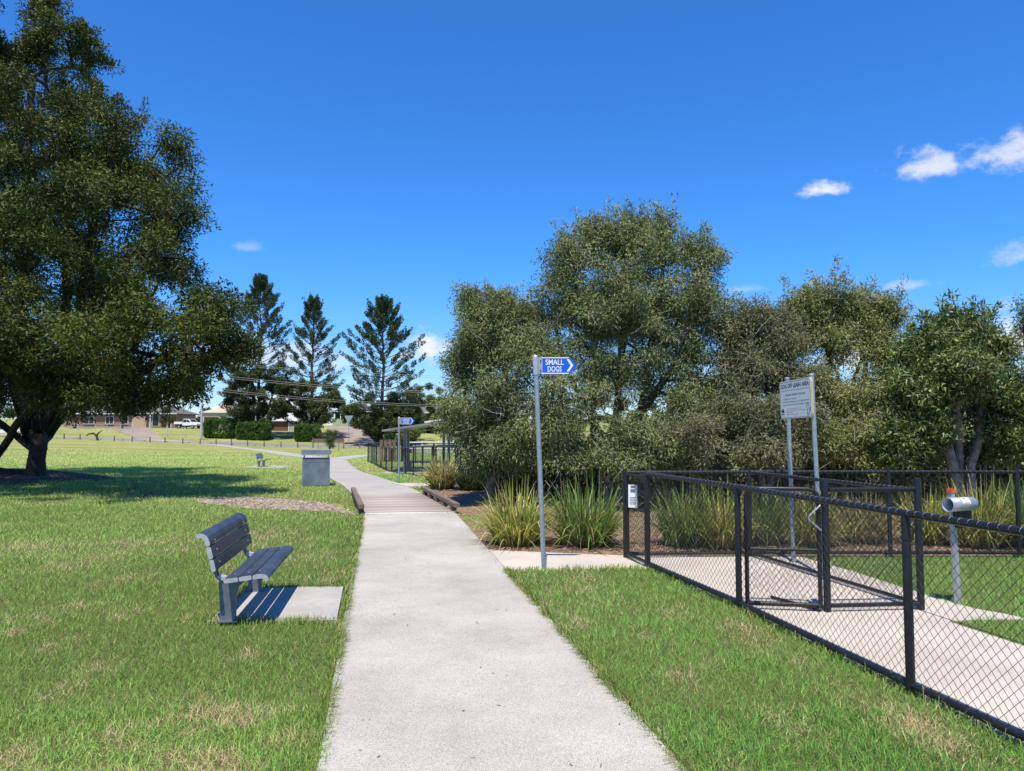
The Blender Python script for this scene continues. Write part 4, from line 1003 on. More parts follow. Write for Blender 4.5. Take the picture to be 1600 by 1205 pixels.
def make_tree(name, label, cat, base, limbs, lobes, n, per, spread, L, W, cols, seed, bark='bark_pale', leafm='leaf', quad=True, r_tip=.008, power=2.3, twigs=0, droop=.35, shell=.45, group=None, up=0.0, sides=5, maxr=None, extra=None, clump_w=.68, br=.35, bper=7, sprigs=0, rv=(.86, 1.06)):
    rng = np.random.RandomState(seed)
    th = Thing(name, base, label, cat, group)
    C, cval = crown_points(lobes, n, rng, shell, br, bper, rv)
    gzc = gz(C[:, 0], C[:, 1]); C[:, 2] = np.maximum(C[:, 2], gzc + .25)
    NA, par, r, idx = grow(limbs, C, rng, r_tip, power=power)
    if maxr: r = np.minimum(r, maxr)
    root_z = NA[0, 2]; fl = 1 + .35 * np.exp(-np.maximum(NA[:, 2] - root_z, 0) / .25)
    big = r > r.max() * .55; r = np.where(big, r * fl, r)
    pr = r[par[idx]]; cr = np.minimum(r[idx], pr)
    ea, eb = NA[par[idx]].copy(), NA[idx].copy(); ed = eb - ea; el_ = np.linalg.norm(ed, axis=1, keepdims=True) + 1e-9; ov = np.where(cr[:, None] > .05, np.minimum(cr[:, None] * .55, .2), 0); ea -= ed / el_ * ov; eb += ed / el_ * ov * .6
    V, Fq = edge_tubes(ea, eb, np.minimum(pr, cr * np.where(cr > r.max() * .3, 1.9, 1.35)), cr, sides)
    th.npart('trunk', V, Fq, bark, smooth=True)
    V, Fc, T = leaf_mesh(C, per, spread, L, W, rng, cols, quad, droop, up, clump_w=clump_w, cval=cval)
    if sprigs:
        hi = np.argsort(-(C[:, 2] - np.abs(C[:, 0] - np.median(C[:, 0])) * .15 + rng.rand(len(C)) * 1.8))[:sprigs]
        q = C[hi]; tl = rng.uniform(.12, .6, (sprigs, 1)) ** 1.15; sd = np.column_stack([rng.normal(size=sprigs) * .45, rng.normal(size=sprigs) * .35, np.ones(sprigs)])
        SC_ = np.concatenate([q + sd * tl * f for f in np.linspace(.3, 1, 6)], 0)
        V2, F2, T2 = leaf_mesh(SC_, max(5, per // 8), spread * .32, L, W, rng, cols[1:], quad, -.5, up, clump_w=.2)
        F2 = F2 + len(V); V = np.vstack([V, V2]); Fc = np.vstack([Fc, F2]); T = np.vstack([T, T2])
    if extra is not None:
        V2, F2, T2 = extra(C, rng); F2 = F2 + len(V); V = np.vstack([V, V2]); Fc = np.vstack([Fc, F2]); T = np.vstack([T, T2])
    cr_ = th.npart('crown', V, Fc, leafm, tint=T)
    if twigs:
        kk = rng.randint(0, len(C), twigs); d = rng.normal(size=(twigs, 3)); d[:, 2] = d[:, 2] * .8 - .1; d /= np.linalg.norm(d, axis=1, keepdims=True)
        s0 = C[kk] + rng.normal(size=(twigs, 3)) * .15; l = rng.uniform(.15, .55, (twigs, 1)); mid = s0 + d * l * .5 + rng.normal(size=(twigs, 3)) * .06; end = mid + (d + rng.normal(size=(twigs, 3)) * .4) * l * .5
        V, Fq = edge_tubes(np.vstack([s0, mid]), np.vstack([mid, end]), np.r_[np.full(twigs, .006), np.full(twigs, .0045)], np.r_[np.full(twigs, .0045), np.full(twigs, .0015)], 3)
        tag(th.npart('twigs', V, Fq, 'twig', parent=cr_), kind='stuff')
    return th
OLIVE = [(0.0543, 0.0788, 0.0245), (0.1199, 0.1577, 0.0499), (0.217, 0.2516, 0.0932), (0.3295, 0.3346, 0.1602)]
DARKG = [(0.021, 0.0364, 0.0082), (0.0458, 0.0682, 0.0123), (0.0906, 0.1138, 0.018), (0.1575, 0.1639, 0.0262)]
GREENB = [(0.0418, 0.0773, 0.0177), (0.0835, 0.127, 0.0287), (0.149, 0.1931, 0.0496), (0.2265, 0.2483, 0.0827)]
# big tree at left
tb_ = hit(56, 742)
lT = [(10, 30, 25, 100, 95, 3.6), (112, 92, 24, 42, 62, 2.4), (60, 210, 22.5, 130, 110, 4), (185, 245, 23, 80, 62, 3), (277, 240, 23, 40, 52, 1.8), (250, 330, 21, 78, 78, 3.2),
      (140, 360, 20.5, 150, 100, 4.4), (275, 425, 21, 50, 62, 2.6), (332, 525, 18.6, 52, 62, 2.0), (355, 505, 18.4, 32, 46, 1.8), (362, 540, 18.4, 24, 40, 1.5), (325, 480, 19, 44, 40, 1.8), (225, 545, 18.4, 110, 72, 3.4), (90, 510, 19.6, 140, 110, 4.2), (-10, 360, 21, 150, 130, 4.5),
      (-110, 160, 23, 170, 190, 5), (-110, 470, 19.4, 150, 130, 4.8), (230, 480, 20, 90, 80, 3.0), (210, 290, 22.5, 90, 60, 2.6), (150, 580, 22, 120, 40, 3.2), (-80, 600, 21, 110, 60, 4), (60, 480, 27, 200, 160, 3), (0, 600, 27.5, 110, 44, 2.2), (-40, 630, 24, 70, 24, 2), (60, 250, 28, 190, 180, 3.5), (290, 595, 19, 60, 32, 2.0), (210, 618, 19.5, 90, 26, 2.4), (150, 622, 21, 110, 22, 2.4)]
tp = lambda px, py, Yd: at(px, py, Yd)
ob = lambda dx, dy=0.0, dz=0.0: np.array([tb_[0] + dx, tb_[1] + dy, tb_[2] + dz])
lim = [[ob(0, 0, -.15), ob(.02, 0, .45), ob(.05, 0, .9), ob(.06, 0, 1.3)],
       [ob(.06, -.02, .9), tp(66, 690, 25.9), tp(84, 645, 25.4), tp(104, 590, 24.5), tp(128, 470, 23), tp(150, 320, 22.5), tp(190, 220, 23)],
       [ob(.04, .02, 1.1), tp(56, 680, 26), tp(52, 610, 25.4), tp(32, 480, 24.5), tp(40, 300, 24), tp(50, 120, 24.5)],
       [ob(.02, 0, .8), tp(44, 690, 26), tp(30, 640, 25.2), tp(8, 560, 24), tp(-20, 420, 23), tp(-60, 250, 23)],
       [ob(.08, 0, .95), tp(76, 682, 25.8), tp(100, 645, 24.8), tp(160, 612, 22.5), tp(230, 575, 20.5), tp(310, 530, 19)],
       [ob(.05, .03, 1.1), tp(62, 680, 26.3), tp(72, 625, 26.5), tp(100, 520, 27.5), tp(110, 350, 28), tp(100, 200, 28)],
       [ob(0, 0, .7), tp(30, 684, 25.6), tp(4, 664, 25), tp(-40, 640, 24), tp(-120, 560, 22)],
       [ob(.07, 0, 1.2), tp(72, 676, 25.8), tp(92, 628, 25), tp(130, 560, 24), tp(185, 480, 22), tp(240, 400, 21.5), tp(275, 300, 22)],
       [ob(.06, .02, 1.3), tp(66, 676, 26), tp(84, 632, 25.8), tp(135, 560, 26), tp(180, 430, 26), tp(210, 320, 25.5)],
       [ob(.03, 0, 1.0), tp(48, 676, 26), tp(40, 620, 26), tp(12, 480, 26.5), tp(0, 330, 26)],
       [ob(-1.5, -.7, -.15), tp(6, 700, 25.1), tp(22, 668, 24.6), tp(48, 640, 23.8), tp(110, 622, 22.5), tp(190, 612, 21)]]
make_tree('shade_tree', 'large dark spreading tree with many stems at the left edge', 'tree', tb_, lim, lobes_px(lT), 3450, 104, .24, .115, .05, DARKG, 11, 'bark_dark', 'leaf', False, r_tip=.0105, power=2.3, droop=.15, twigs=500, shell=.55, sides=8, maxr=.26, clump_w=.62, br=.62, bper=6, rv=(.78, 1.12), sprigs=260)
# trees on the right, behind the planted bed
def stems(b, tops, mid=.35, seed=0, lean=.3):
    rg = random.Random(seed); out = []
    for k, t in enumerate(tops):
        m1 = b + (t - b) * mid + np.array([rg.uniform(-lean, lean), rg.uniform(-lean, lean), 0]); m2 = b + (t - b) * .7 + np.array([rg.uniform(-lean, lean), rg.uniform(-lean, lean), 0])
        o = b + np.array([rg.uniform(-.25, .25), rg.uniform(-.2, .2), 0]) if k else b
        out.append([o, m1, m2, t])
    return out
def P0(px, Yd): x = X(px, Yd); return np.array([x, Yd, gzf(x, Yd) - .08])
b = P0(955, 17.5)
make_tree('wattle_tree', 'tallest olive-green tree in the right-hand thicket, behind the SMALL DOGS sign', 'tree', b,
          stems(b, [tp(905, 420, 17), tp(975, 370, 17.5), tp(1040, 360, 17.5), tp(1100, 430, 17.3), tp(860, 470, 16.8), tp(990, 480, 18.4)], seed=1) + [[P0(1005, 17.2), tp(1008, 650, 17.2), tp(1012, 560, 17.2), tp(1030, 450, 17.3)]],
          lobes_px([(880, 455, 17, 66, 78, 1.3), (950, 385, 17.5, 58, 52, 1.1), (930, 366, 17.6, 26, 28, .5), (968, 362, 17.6, 24, 28, .4), (1040, 358, 17.5, 28, 34, .6), (1030, 420, 17.3, 78, 76, 1.5), (1100, 450, 17.3, 46, 62, 1.0), (1112, 410, 17.3, 22, 26, .4), (1105, 500, 17.3, 42, 46, .9), (960, 480, 16.8, 110, 80, 1.6), (850, 560, 16.5, 80, 72, 1.4), (960, 590, 16.4, 95, 60, 1.2),
                    (1060, 560, 17.0, 70, 60, 1.2), (880, 650, 16.0, 90, 70, 1.2), (990, 680, 15.8, 80, 60, 1.0), (960, 520, 18.6, 150, 120, 1.0), (1118, 590, 17, 52, 62, 1.0), (1080, 640, 16.4, 60, 60, 1.0), (900, 400, 17.2, 56, 44, .9), (1000, 375, 17.4, 60, 50, 1.0), (1085, 400, 17.3, 52, 56, .9), (1060, 480, 17.0, 90, 60, 1.2), (1140, 520, 16.8, 46, 60, .9), (890, 715, 16.2, 70, 34, .8), (985, 722, 15.6, 90, 34, .8), (1050, 705, 15.8, 60, 40, .8)]),
          2350, 72, .165, .085, .026, OLIVE, 21, sprigs=190, br=.36, bper=4, rv=(.66, 1.2), twigs=1500, shell=.35, r_tip=.0062, maxr=.11, quad=False)
b = P0(765, 17.8)
make_tree('wattle_tree', 'rounded olive tree at the left end of the thicket, beside the far shelter', 'tree', b,
          stems(b, [tp(745, 500, 17.8), tp(790, 480, 17.6), tp(720, 580, 17.6), tp(770, 600, 16.8)], seed=2),
          lobes_px([(745, 490, 17.8, 26, 34, .6), (785, 490, 17.6, 44, 40, .9), (768, 545, 17.5, 62, 56, 1.2), (728, 585, 17.5, 38, 50, .8), (775, 620, 17, 78, 62, 1.3), (740, 665, 17, 46, 50, .8), (800, 690, 16.6, 70, 52, 1.0), (735, 470, 17.8, 16, 20, .4), (765, 520, 17.6, 66, 56, 1.0), (722, 550, 17.6, 36, 50, .8), (830, 520, 17.2, 46, 70, .9), (712, 640, 17.2, 32, 60, .7), (760, 718, 17, 60, 34, .8), (820, 722, 16.6, 40, 30, .7)]),
          1160, 74, .165, .085, .026, OLIVE, 22, sprigs=190, br=.36, bper=4, rv=(.66, 1.2), twigs=600, shell=.35, r_tip=.0062, maxr=.11, quad=False)
b = P0(1195, 16.2)
make_tree('wattle_tree', 'brownish-green tree directly behind the white DOG OFF LEASH AREA board', 'tree', b,
          stems(b, [tp(1180, 520, 16.2), tp(1230, 510, 16.2), tp(1150, 560, 16.4), tp(1215, 600, 15.6)], seed=3),
          lobes_px([(1190, 525, 16.3, 50, 46, 1.0), (1165, 580, 16.2, 42, 58, 1.0), (1225, 575, 16, 62, 62, 1.2), (1185, 650, 15.4, 66, 60, 1.0), (1130, 660, 15.8, 50, 60, .9), (1240, 660, 15.2, 60, 56, .9), (1090, 690, 15.2, 60, 46, .8), (1160, 530, 16.4, 44, 40, .8), (1225, 530, 16.2, 50, 46, .9), (1195, 712, 14.9, 70, 32, .7)]),
          900, 78, .155, .080, .025, [(.066, .078, .032), (.125, .135, .055), (.195, .195, .09), (.28, .25, .14)], 23, sprigs=190, br=.36, bper=4, rv=(.66, 1.2), twigs=800, shell=.35, r_tip=.0062, maxr=.11, quad=False)
b = P0(1318, 17.0)
make_tree('wattle_tree', 'yellowish-green tree with two wispy tops right of the white board', 'tree', b,
          stems(b, [tp(1285, 470, 17), tp(1340, 460, 17.2), tp(1375, 465, 17.2), tp(1300, 560, 16.4)], seed=4),
          lobes_px([(1285, 480, 17, 42, 44, .9), (1352, 476, 17.2, 26, 34, .5), (1385, 488, 17.2, 30, 34, .6), (1260, 520, 17, 42, 46, .8), (1310, 540, 16.6, 44, 50, .9), (1360, 525, 17.1, 36, 28, .6), (1290, 610, 16, 76, 62, 1.1), (1355, 640, 15.6, 70, 62, 1.1), (1305, 690, 15.2, 80, 46, .9), (1390, 690, 15.2, 70, 46, .8), (1330, 500, 17.0, 50, 50, .8), (1372, 505, 17.2, 44, 44, .7), (1255, 490, 17, 36, 40, .7), (1390, 560, 16.6, 44, 50, .8)]),
          1080, 74, .165, .085, .025, [(.095, .115, .030), (.170, .195, .055), (.265, .275, .09), (.35, .33, .14)], 24, sprigs=190, br=.36, bper=4, rv=(.66, 1.2), twigs=700, shell=.35, r_tip=.0062, maxr=.11, quad=False)
b = P0(1495, 14.8)
make_tree('broadleaf_tree', 'dense glossy dark green tree with a pale stubby trunk at far right', 'tree', b,
          stems(b, [tp(1490, 640, 14.8), tp(1500, 540, 14.9), tp(1440, 560, 14.9), tp(1560, 570, 14.8)], seed=5, lean=.1),
          lobes_px([(1500, 524, 15, 56, 36, .9), (1450, 545, 15, 50, 46, .9), (1540, 550, 15, 50, 50, .9), (1480, 590, 14.6, 82, 56, 1.2), (1420, 620, 15, 46, 60, .9), (1570, 620, 14.8, 60, 66, 1.0), (1440, 680, 14.6, 46, 50, .7), (1580, 690, 14.6, 56, 46, .8), (1400, 690, 14.6, 40, 46, .7)]),
          1150, 58, .17, .105, .038, GREENB, 25, leafm='leaf_gloss', br=.34, bper=4, rv=(.7, 1.18), sprigs=120, twigs=350, shell=.4, r_tip=.007, maxr=.12, quad=False, up=.2)
b = P0(1700, 15.5)
make_tree('broadleaf_tree', 'leafy green tree cut off by the right edge of the picture', 'tree', b,
          stems(b, [tp(1640, 540, 15.4), tp(1720, 500, 15.6), tp(1680, 600, 15)], seed=6),
          lobes_px([(1640, 560, 15.3, 50, 60, 1.0), (1720, 540, 15.6, 90, 90, 1.6), (1620, 500, 18.5, 30, 40, .6), (1650, 660, 14.8, 70, 70, 1.2), (1760, 670, 15, 90, 90, 1.4)]),
          850, 60, .17, .095, .034, GREENB, 26, leafm='leaf_gloss', br=.36, bper=5, twigs=250, shell=.4, r_tip=.007, maxr=.12, quad=False)
# understorey behind the thicket so the bed reads deep
und = [(1040, 21, 3.2, 2.4, 'dark shrub in the shade behind the tallest olive tree'), (840, 20.5, 2.2, 1.6, 'dark shrub in the shade left of the SMALL DOGS pole'), (1260, 20, 3.4, 2.4, 'dark shrub deep behind the white board'), (1440, 19.5, 3.0, 2.4, 'dark shrub deep behind the glossy broadleaf tree'), (1600, 19, 3.2, 2.4, 'dark shrub deep behind the right-edge tree'),
       (815, 18.3, 1.3, 1.1, 'low dark shrub at the foot of the rounded left thicket tree'), (905, 18.6, 1.5, 1.2, 'low dark shrub just right of the SMALL DOGS pole'), (1075, 16.6, 1.6, 1.2, 'low twiggy shrub above the long near fence rail'), (1135, 17.6, 1.7, 1.2, 'low dark shrub left of the white board'),
       (1345, 16.4, 1.7, 1.2, 'low shrub above the square mesh panel'), (1405, 15.6, 1.5, 1.0, 'low shrub left of the pale stubby trunk'), (1545, 16.2, 1.7, 1.2, 'low shrub right of the pale stubby trunk'), (990, 18.8, 1.7, 1.3, 'low dark shrub at the foot of the tallest olive tree'), (1225, 17.4, 1.6, 1.2, 'low dark shrub directly under the white board'), (1480, 18.0, 1.7, 1.3, 'low dark shrub behind the pale stubby trunk'), (1640, 15.6, 1.7, 1.2, 'low shrub at the foot of the right-edge tree')]
for i, (px, Yd, hh, wd, lab) in enumerate(und):
    b = P0(px, Yd); rgs = random.Random(i); low = hh < 2
    make_tree('shrub', lab, 'shrub', b, stems(b, [b + [.5, 0, hh * .7], b + [-.5, .1, hh * .8], b + [0, .3, hh * .6]], seed=i),
              [(b[0] + rgs.uniform(-wd, wd) * .6, Yd + rgs.uniform(-.5, .5), b[2] + hh * f, wd * .62, .7, hh * .32) for f in (.3, .45, .62, .78)], 130 if low else 150, 55, .2, .12, .042, OLIVE, 40 + i, r_tip=.006, shell=.3, quad=False, br=.3, bper=5, twigs=25 if low else 0)
# hoop pines
def hoop_pine(label, base, ztop, prof, seed, whorl=.85, dens=1.0):
    rng = np.random.RandomState(seed); th = Thing('hoop_pine', base, label, 'tree', 'hoop pines')
    base = np.array(base); Ht = ztop - base[2]
    tr = [base + np.array([0, 0, Ht * t]) + np.append(rng.normal(size=2) * .08, 0) * (t > .05) for t in np.linspace(0, 1, 18)]; tr[0] = base - np.array([0, 0, .15])
    rr_ = [.34 * (1 - t) + .03 for t in np.linspace(0, 1, 18)]
    P0_, P1_, R0_, R1_ = list(tr[:-1]), list(tr[1:]), list(rr_[:-1]), list(rr_[1:]); tufts = []; dirs = []
    h = Ht * .10; ph = 0
    while h < Ht - .25:
        t = h / Ht; R = np.interp(t, prof[0], prof[1]) * rng.uniform(.9, 1.08); nb = rng.randint(4, 7); ph += rng.uniform(.3, .9)
        for k in range(nb):
            a = ph + 2 * math.pi * k / nb + rng.uniform(-.2, .2); L = max(.4, R * rng.uniform(.62, 1.12)); el = math.radians(np.interp(t, [0, .4, .75, 1], [2, 18, 32, 62]) + rng.uniform(-7, 7))
            p = base + np.array([0, 0, h]); seg = 6; pts = [p]
            for s in range(seg):
                e = el + math.radians(20) * (s / seg) ** 1.5 - (.12 if t < .45 else 0) * (1 - s / seg)
                d = np.array([math.cos(a) * math.cos(e), math.sin(a) * math.cos(e), math.sin(e)]); p = p + d * L / seg; pts.append(p)
                P0_.append(pts[-2]); P1_.append(p); R0_.append(.05 * (1 - s / seg) + .012); R1_.append(.05 * (1 - (s + 1) / seg) + .012)
                nt_ = int(rng.rand() < (.22 if s < 2 else .85)) + (s >= 4) * 1
                if s >= (1 if L > 2 else 0):
                    for _ in range(nt_):
                        sd = np.cross(d, [0, 0, 1.0]) * rng.uniform(-.6, .6) + np.array([0, 0, rng.uniform(.1, .6)]) + d * rng.uniform(.5, 1.0)
                        sd /= np.linalg.norm(sd); tufts.append(p - d * L / seg * rng.uniform(0, .8)); dirs.append(sd)
        h += whorl * rng.uniform(.8, 1.2) * (1 - .35 * t)
    V, Fq = edge_tubes(P0_, P1_, R0_, R1_, 5); th.npart('trunk', V, Fq, 'pine_bark', smooth=True)
    tufts = np.array(tufts); dirs = np.array(dirs); per = int(48 * dens); n = len(tufts); N = n * per
    s = rng.uniform(0, 1, (N, 1)); ln = np.repeat(rng.uniform(.7, 1.45, (n, 1)), per, 0)
    d = np.repeat(dirs, per, 0); rad = rng.normal(size=(N, 3)); rad -= d * np.sum(rad * d, 1, keepdims=True); rad /= np.linalg.norm(rad, axis=1, keepdims=True)
    Pq = np.repeat(tufts, per, 0) + d * s * ln + rad * .27 * np.sin(np.pi * np.clip(s * .8 + .15, 0, 1)) * rng.uniform(.3, 1, (N, 1))
    ax = d * .8 + rad * .8; ax /= np.linalg.norm(ax, axis=1, keepdims=True); wv = np.cross(ax, rng.normal(size=(N, 3))); wv /= np.linalg.norm(wv, axis=1, keepdims=True)
    V = np.stack([Pq - wv * .065, Pq + wv * .065, Pq + ax * .28], 1).reshape(-1, 3)
    c0_ = np.array([.026, .052, .022]); c1_ = np.array([.095, .135, .052]); f = np.clip(np.repeat(rng.rand(n, 1), per, 0) * .5 + rng.rand(N, 1) * .5, 0, 1)
    T = np.repeat(c0_ * (1 - f) + c1_ * f, 3, 0)
    th.npart('crown', V, np.arange(N * 3).reshape(N, 3), 'leaf', tint=T)
    return th
def pbase(px, Yd): x = X(px, Yd); return (x, Yd, gzf(x, Yd))
hoop_pine('tallest hoop pine with an open pointed crown, left of the pair', pbase(404, 116), at(404, 431, 116)[2] - 1.1, ([0, .2, .45, .62, .8, .93, 1], [5.2, 6.2, 6.6, 5.6, 3.6, 1.9, .4]), 51, 1.0, .95)
hoop_pine('slender hoop pine standing in the middle of the three', pbase(487, 118), at(487, 462, 118)[2] - 1.1, ([0, .2, .45, .62, .8, .93, 1], [4.6, 5.4, 4.9, 4.2, 2.9, 1.5, .35]), 52, 1.0, .8)
hoop_pine('broad hoop pine at right, beside the pinkish driveway', pbase(597, 109), at(597, 466, 109)[2] - 1.1, ([0, .2, .42, .62, .8, .93, 1], [5.0, 6.2, 6.9, 6.0, 4.2, 2.2, .4]), 53, .85, 1.0)
# broad far trees
FARG = [(.028, .044, .014), (.058, .082, .024), (.105, .128, .038)]
def far_tree(name, label, px, Yd, lobes, cols, n, seed, per=60, L=.32, W=.14, sp=.4):
    b = P0(px, Yd); tops = [tp(l[0], l[1], l[2]) for l in lobes[:3]]
    make_tree(name, label, 'tree', b, stems(b, tops, seed=seed), lobes_px(lobes), n, per, sp, L, W, cols, seed, 'bark_dark', 'leaf', False, r_tip=.03, shell=.4, sides=4)
far_tree('evergreen_tree', 'dense dark evergreen under the tallest hoop pine', 395, 113, [(395, 600, 113, 38, 40, 3), (375, 640, 113, 34, 30, 3), (425, 620, 113, 34, 34, 3), (440, 590, 114, 26, 24, 2), (365, 600, 113, 24, 40, 2), (410, 650, 112, 40, 24, 3), (350, 640, 114, 18, 26, 2)], FARG, 520, 61)
far_tree('evergreen_tree', 'dense dark evergreen between the first two hoop pines', 485, 114, [(470, 625, 114, 34, 36, 3), (505, 630, 114, 28, 34, 3), (490, 650, 113, 36, 24, 3), (455, 610, 115, 26, 30, 2), (520, 615, 115, 20, 30, 2), (450, 645, 114, 26, 20, 2)], [(.034, .044, .014), (.066, .084, .022), (.115, .125, .034)], 480, 62)
far_tree('evergreen_tree', 'dense dark evergreen skirt around the foot of the broad hoop pine', 590, 106, [(585, 645, 106, 40, 36, 3), (615, 640, 107, 40, 40, 3), (570, 668, 105, 22, 18, 2), (610, 672, 105, 36, 20, 2), (550, 640, 107, 18, 24, 2), (640, 650, 107, 24, 34, 2)], FARG, 480, 63)
far_tree('round_tree', 'bright yellow-green tree right of the hoop pines', 665, 128, [(655, 640, 128, 46, 44, 4), (685, 650, 128, 36, 44, 4), (640, 665, 127, 40, 26, 3), (672, 618, 129, 30, 22, 3)], [(.05, .075, .016), (.10, .13, .03), (.16, .18, .045)], 480, 64)
far_tree('round_tree', 'yellow-green tree close behind the far dog fence', 640, 70, [(648, 676, 70, 18, 14, 1.2), (632, 682, 70, 14, 10, 1)], [(.05, .075, .016), (.10, .13, .03), (.16, .18, .045)], 70, 65, L=.2, W=.09, sp=.22)
for i, (px, Yd, w, h, lab) in enumerate([(150, 160, 60, 30, 'dark tree behind the brick house roof'), (60, 150, 70, 46, 'dark tree behind the trunk of the big tree'), (260, 158, 44, 30, 'dark tree behind the right end of the brick house'), (-60, 140, 80, 60, 'dark tree beyond the left edge behind the big tree'), (330, 165, 40, 26, 'dark tree behind the cream garage'), (720, 175, 60, 40, 'far green tree behind the left end of the thicket'), (820, 190, 80, 46, 'far green tree behind the SMALL DOGS sign'), (1000, 150, 110, 56, 'far green tree behind the tallest olive tree'), (1250, 150, 110, 56, 'far green tree behind the white board'), (1500, 150, 120, 56, 'far green tree behind the glossy tree')]):
    far_tree('round_tree', lab, px, Yd, [(px, 665 - h * .5, Yd, w * .7, h * .6, 4), (px - w * .5, 665 - h * .35, Yd, w * .5, h * .45, 3), (px + w * .5, 665 - h * .3, Yd, w * .5, h * .45, 3)], FARG, 120, 70 + i, per=45, L=.45, W=.2, sp=.55)
far_tree('yard_tree', 'dark bushy tree in the yard left of the tan brick panel', 192, 134, [(192, 648, 134, 16, 16, 1.6), (182, 640, 134, 14, 12, 1.2), (200, 638, 134, 14, 12, 1.2)], FARG, 70, 82, L=.28, W=.12, sp=.28)
far_tree('yard_tree', 'dark bushy tree in the yard at the left end of the brick house', 118, 134, [(118, 645, 134, 18, 18, 1.6), (106, 640, 134, 14, 14, 1.2), (130, 636, 134, 14, 12, 1.2)], FARG, 80, 83, L=.28, W=.12, sp=.28)
far_tree('shrub_tree', 'bushy shrub in front of the brick house door', 265, 139, [(265, 645, 139, 14, 14, 1.2), (258, 655, 139, 12, 10, 1), (270, 656, 139, 12, 10, 1)], [(.05, .06, .02), (.09, .10, .03), (.13, .12, .04)], 60, 81, L=.25, W=.1, sp=.25)
# young tree on the verge
b = hit(515, 707); b[2] = gzf(b[0], b[1]); yY = b[1]
make_tree('young_tree', 'thin young tree on the verge right of the grey bin', 'tree', b - [0, 0, .05], [[b - [0, 0, .08], tp(514, 690, yY), tp(513, 668, yY)]],
          lobes_px([(508, 676, yY, 14, 10, .5), (522, 680, yY, 11, 10, .5), (514, 692, yY, 10, 10, .4), (512, 664, yY, 10, 8, .4), (497, 672, yY, 7, 6, .3)]), 90, 60, .14, .11, .045, [(.05, .08, .02), (.09, .13, .03), (.15, .17, .05)], 85, 'bark_dark', quad=False)
for s, px in ((0, 497), (1, 529)):
    q = hit(px, 705); st = MB().tube([(0, 0, -.05), (0, 0, 1.35)], .03, 8).build('tree_stake', 'bollard_wood'); st.location = (q[0], q[1], gzf(q[0], q[1]))
    tag(st, ['slim timber stake left of the young verge tree', 'slim timber stake right of the young verge tree'][s], 'stake', 'stakes by the young tree')
# clipped hedges
def hedge(label, px0, px1, ptop, Yd, seed, dep=2.2):
    x0, x1 = X(px0, Yd), X(px1, Yd); z = gzf((x0 + x1) / 2, Yd); zt = at(px0, ptop, Yd)[2]; rng = np.random.RandomState(seed)
    th = Thing('clipped_hedge', ((x0 + x1) / 2, Yd, z), label, 'hedge', 'clipped hedges along the street')
    n = 900; P = rng.uniform(-1, 1, (n, 3)); k = rng.randint(0, 3, n); sg = rng.choice([-1, 1], n); P[np.arange(n), k] = sg * rng.uniform(.8, 1, n)
    P = P / (np.sum(np.abs(P) ** 5, 1, keepdims=True) ** .2) * np.linalg.norm(P, ord=np.inf, axis=1, keepdims=True)
    C = np.column_stack([(x0 + x1) / 2 + P[:, 0] * (x1 - x0) / 2, Yd + P[:, 1] * dep / 2, (z + zt) / 2 + P[:, 2] * (zt - z) / 2 * rng.uniform(.92, 1.04, n)])
    C[:, 2] = np.maximum(C[:, 2], z + .15)
    V, Fc, T = leaf_mesh(C, 34, .13, .17, .085, rng, [(.035, .08, .014), (.065, .14, .022), (.11, .20, .035)], False, droop=-.2)
    th.npart('foliage', V, Fc, 'leaf', tint=T)
    st = MB()
    for q in np.linspace(.15, .85, 5):
        xx = x0 + (x1 - x0) * q; st.tube([(xx, Yd, z - .1), (xx + .1, Yd, z + (zt - z) * .6)], [.05, .02], 6)
    th.part('stems', st, 'bark_dark')
hedge('clipped green hedge nearest the utility pole', 321, 369, 655, 111.5, 91)
hedge('widest clipped green hedge, middle of the three', 372, 422, 660, 110.5, 92)
hedge('rounded clipped green hedge left of the young verge tree', 463, 500, 664, 110.5, 93)
# dark stump with a leaning branch on the verge
sY = 99.2; sx_ = X(151, sY); sz_ = gzf(sx_, sY)
stp = Thing('dead_branch', (sx_, sY, sz_), 'dark twisted dead branch beside a bollard, far left', 'branch')
stp.part('branch', MB().tube([(sx_ + .3, sY, sz_ - .05), (sx_ + .15, sY, sz_ + .55), (sx_ - .3, sY, sz_ + .95), (sx_ - .9, sY - .1, sz_ + .85), (sx_ - 1.25, sY - .1, sz_ + .55)], [.16, .15, .13, .09, .04], 8), 'tyre')
stp.part('fork', MB().tube([(sx_ + .1, sY, sz_ + .6), (sx_ + .4, sY, sz_ + 1.05), (sx_ + .9, sY + .1, sz_ + 1.35)], [.13, .09, .03], 8), 'tyre')

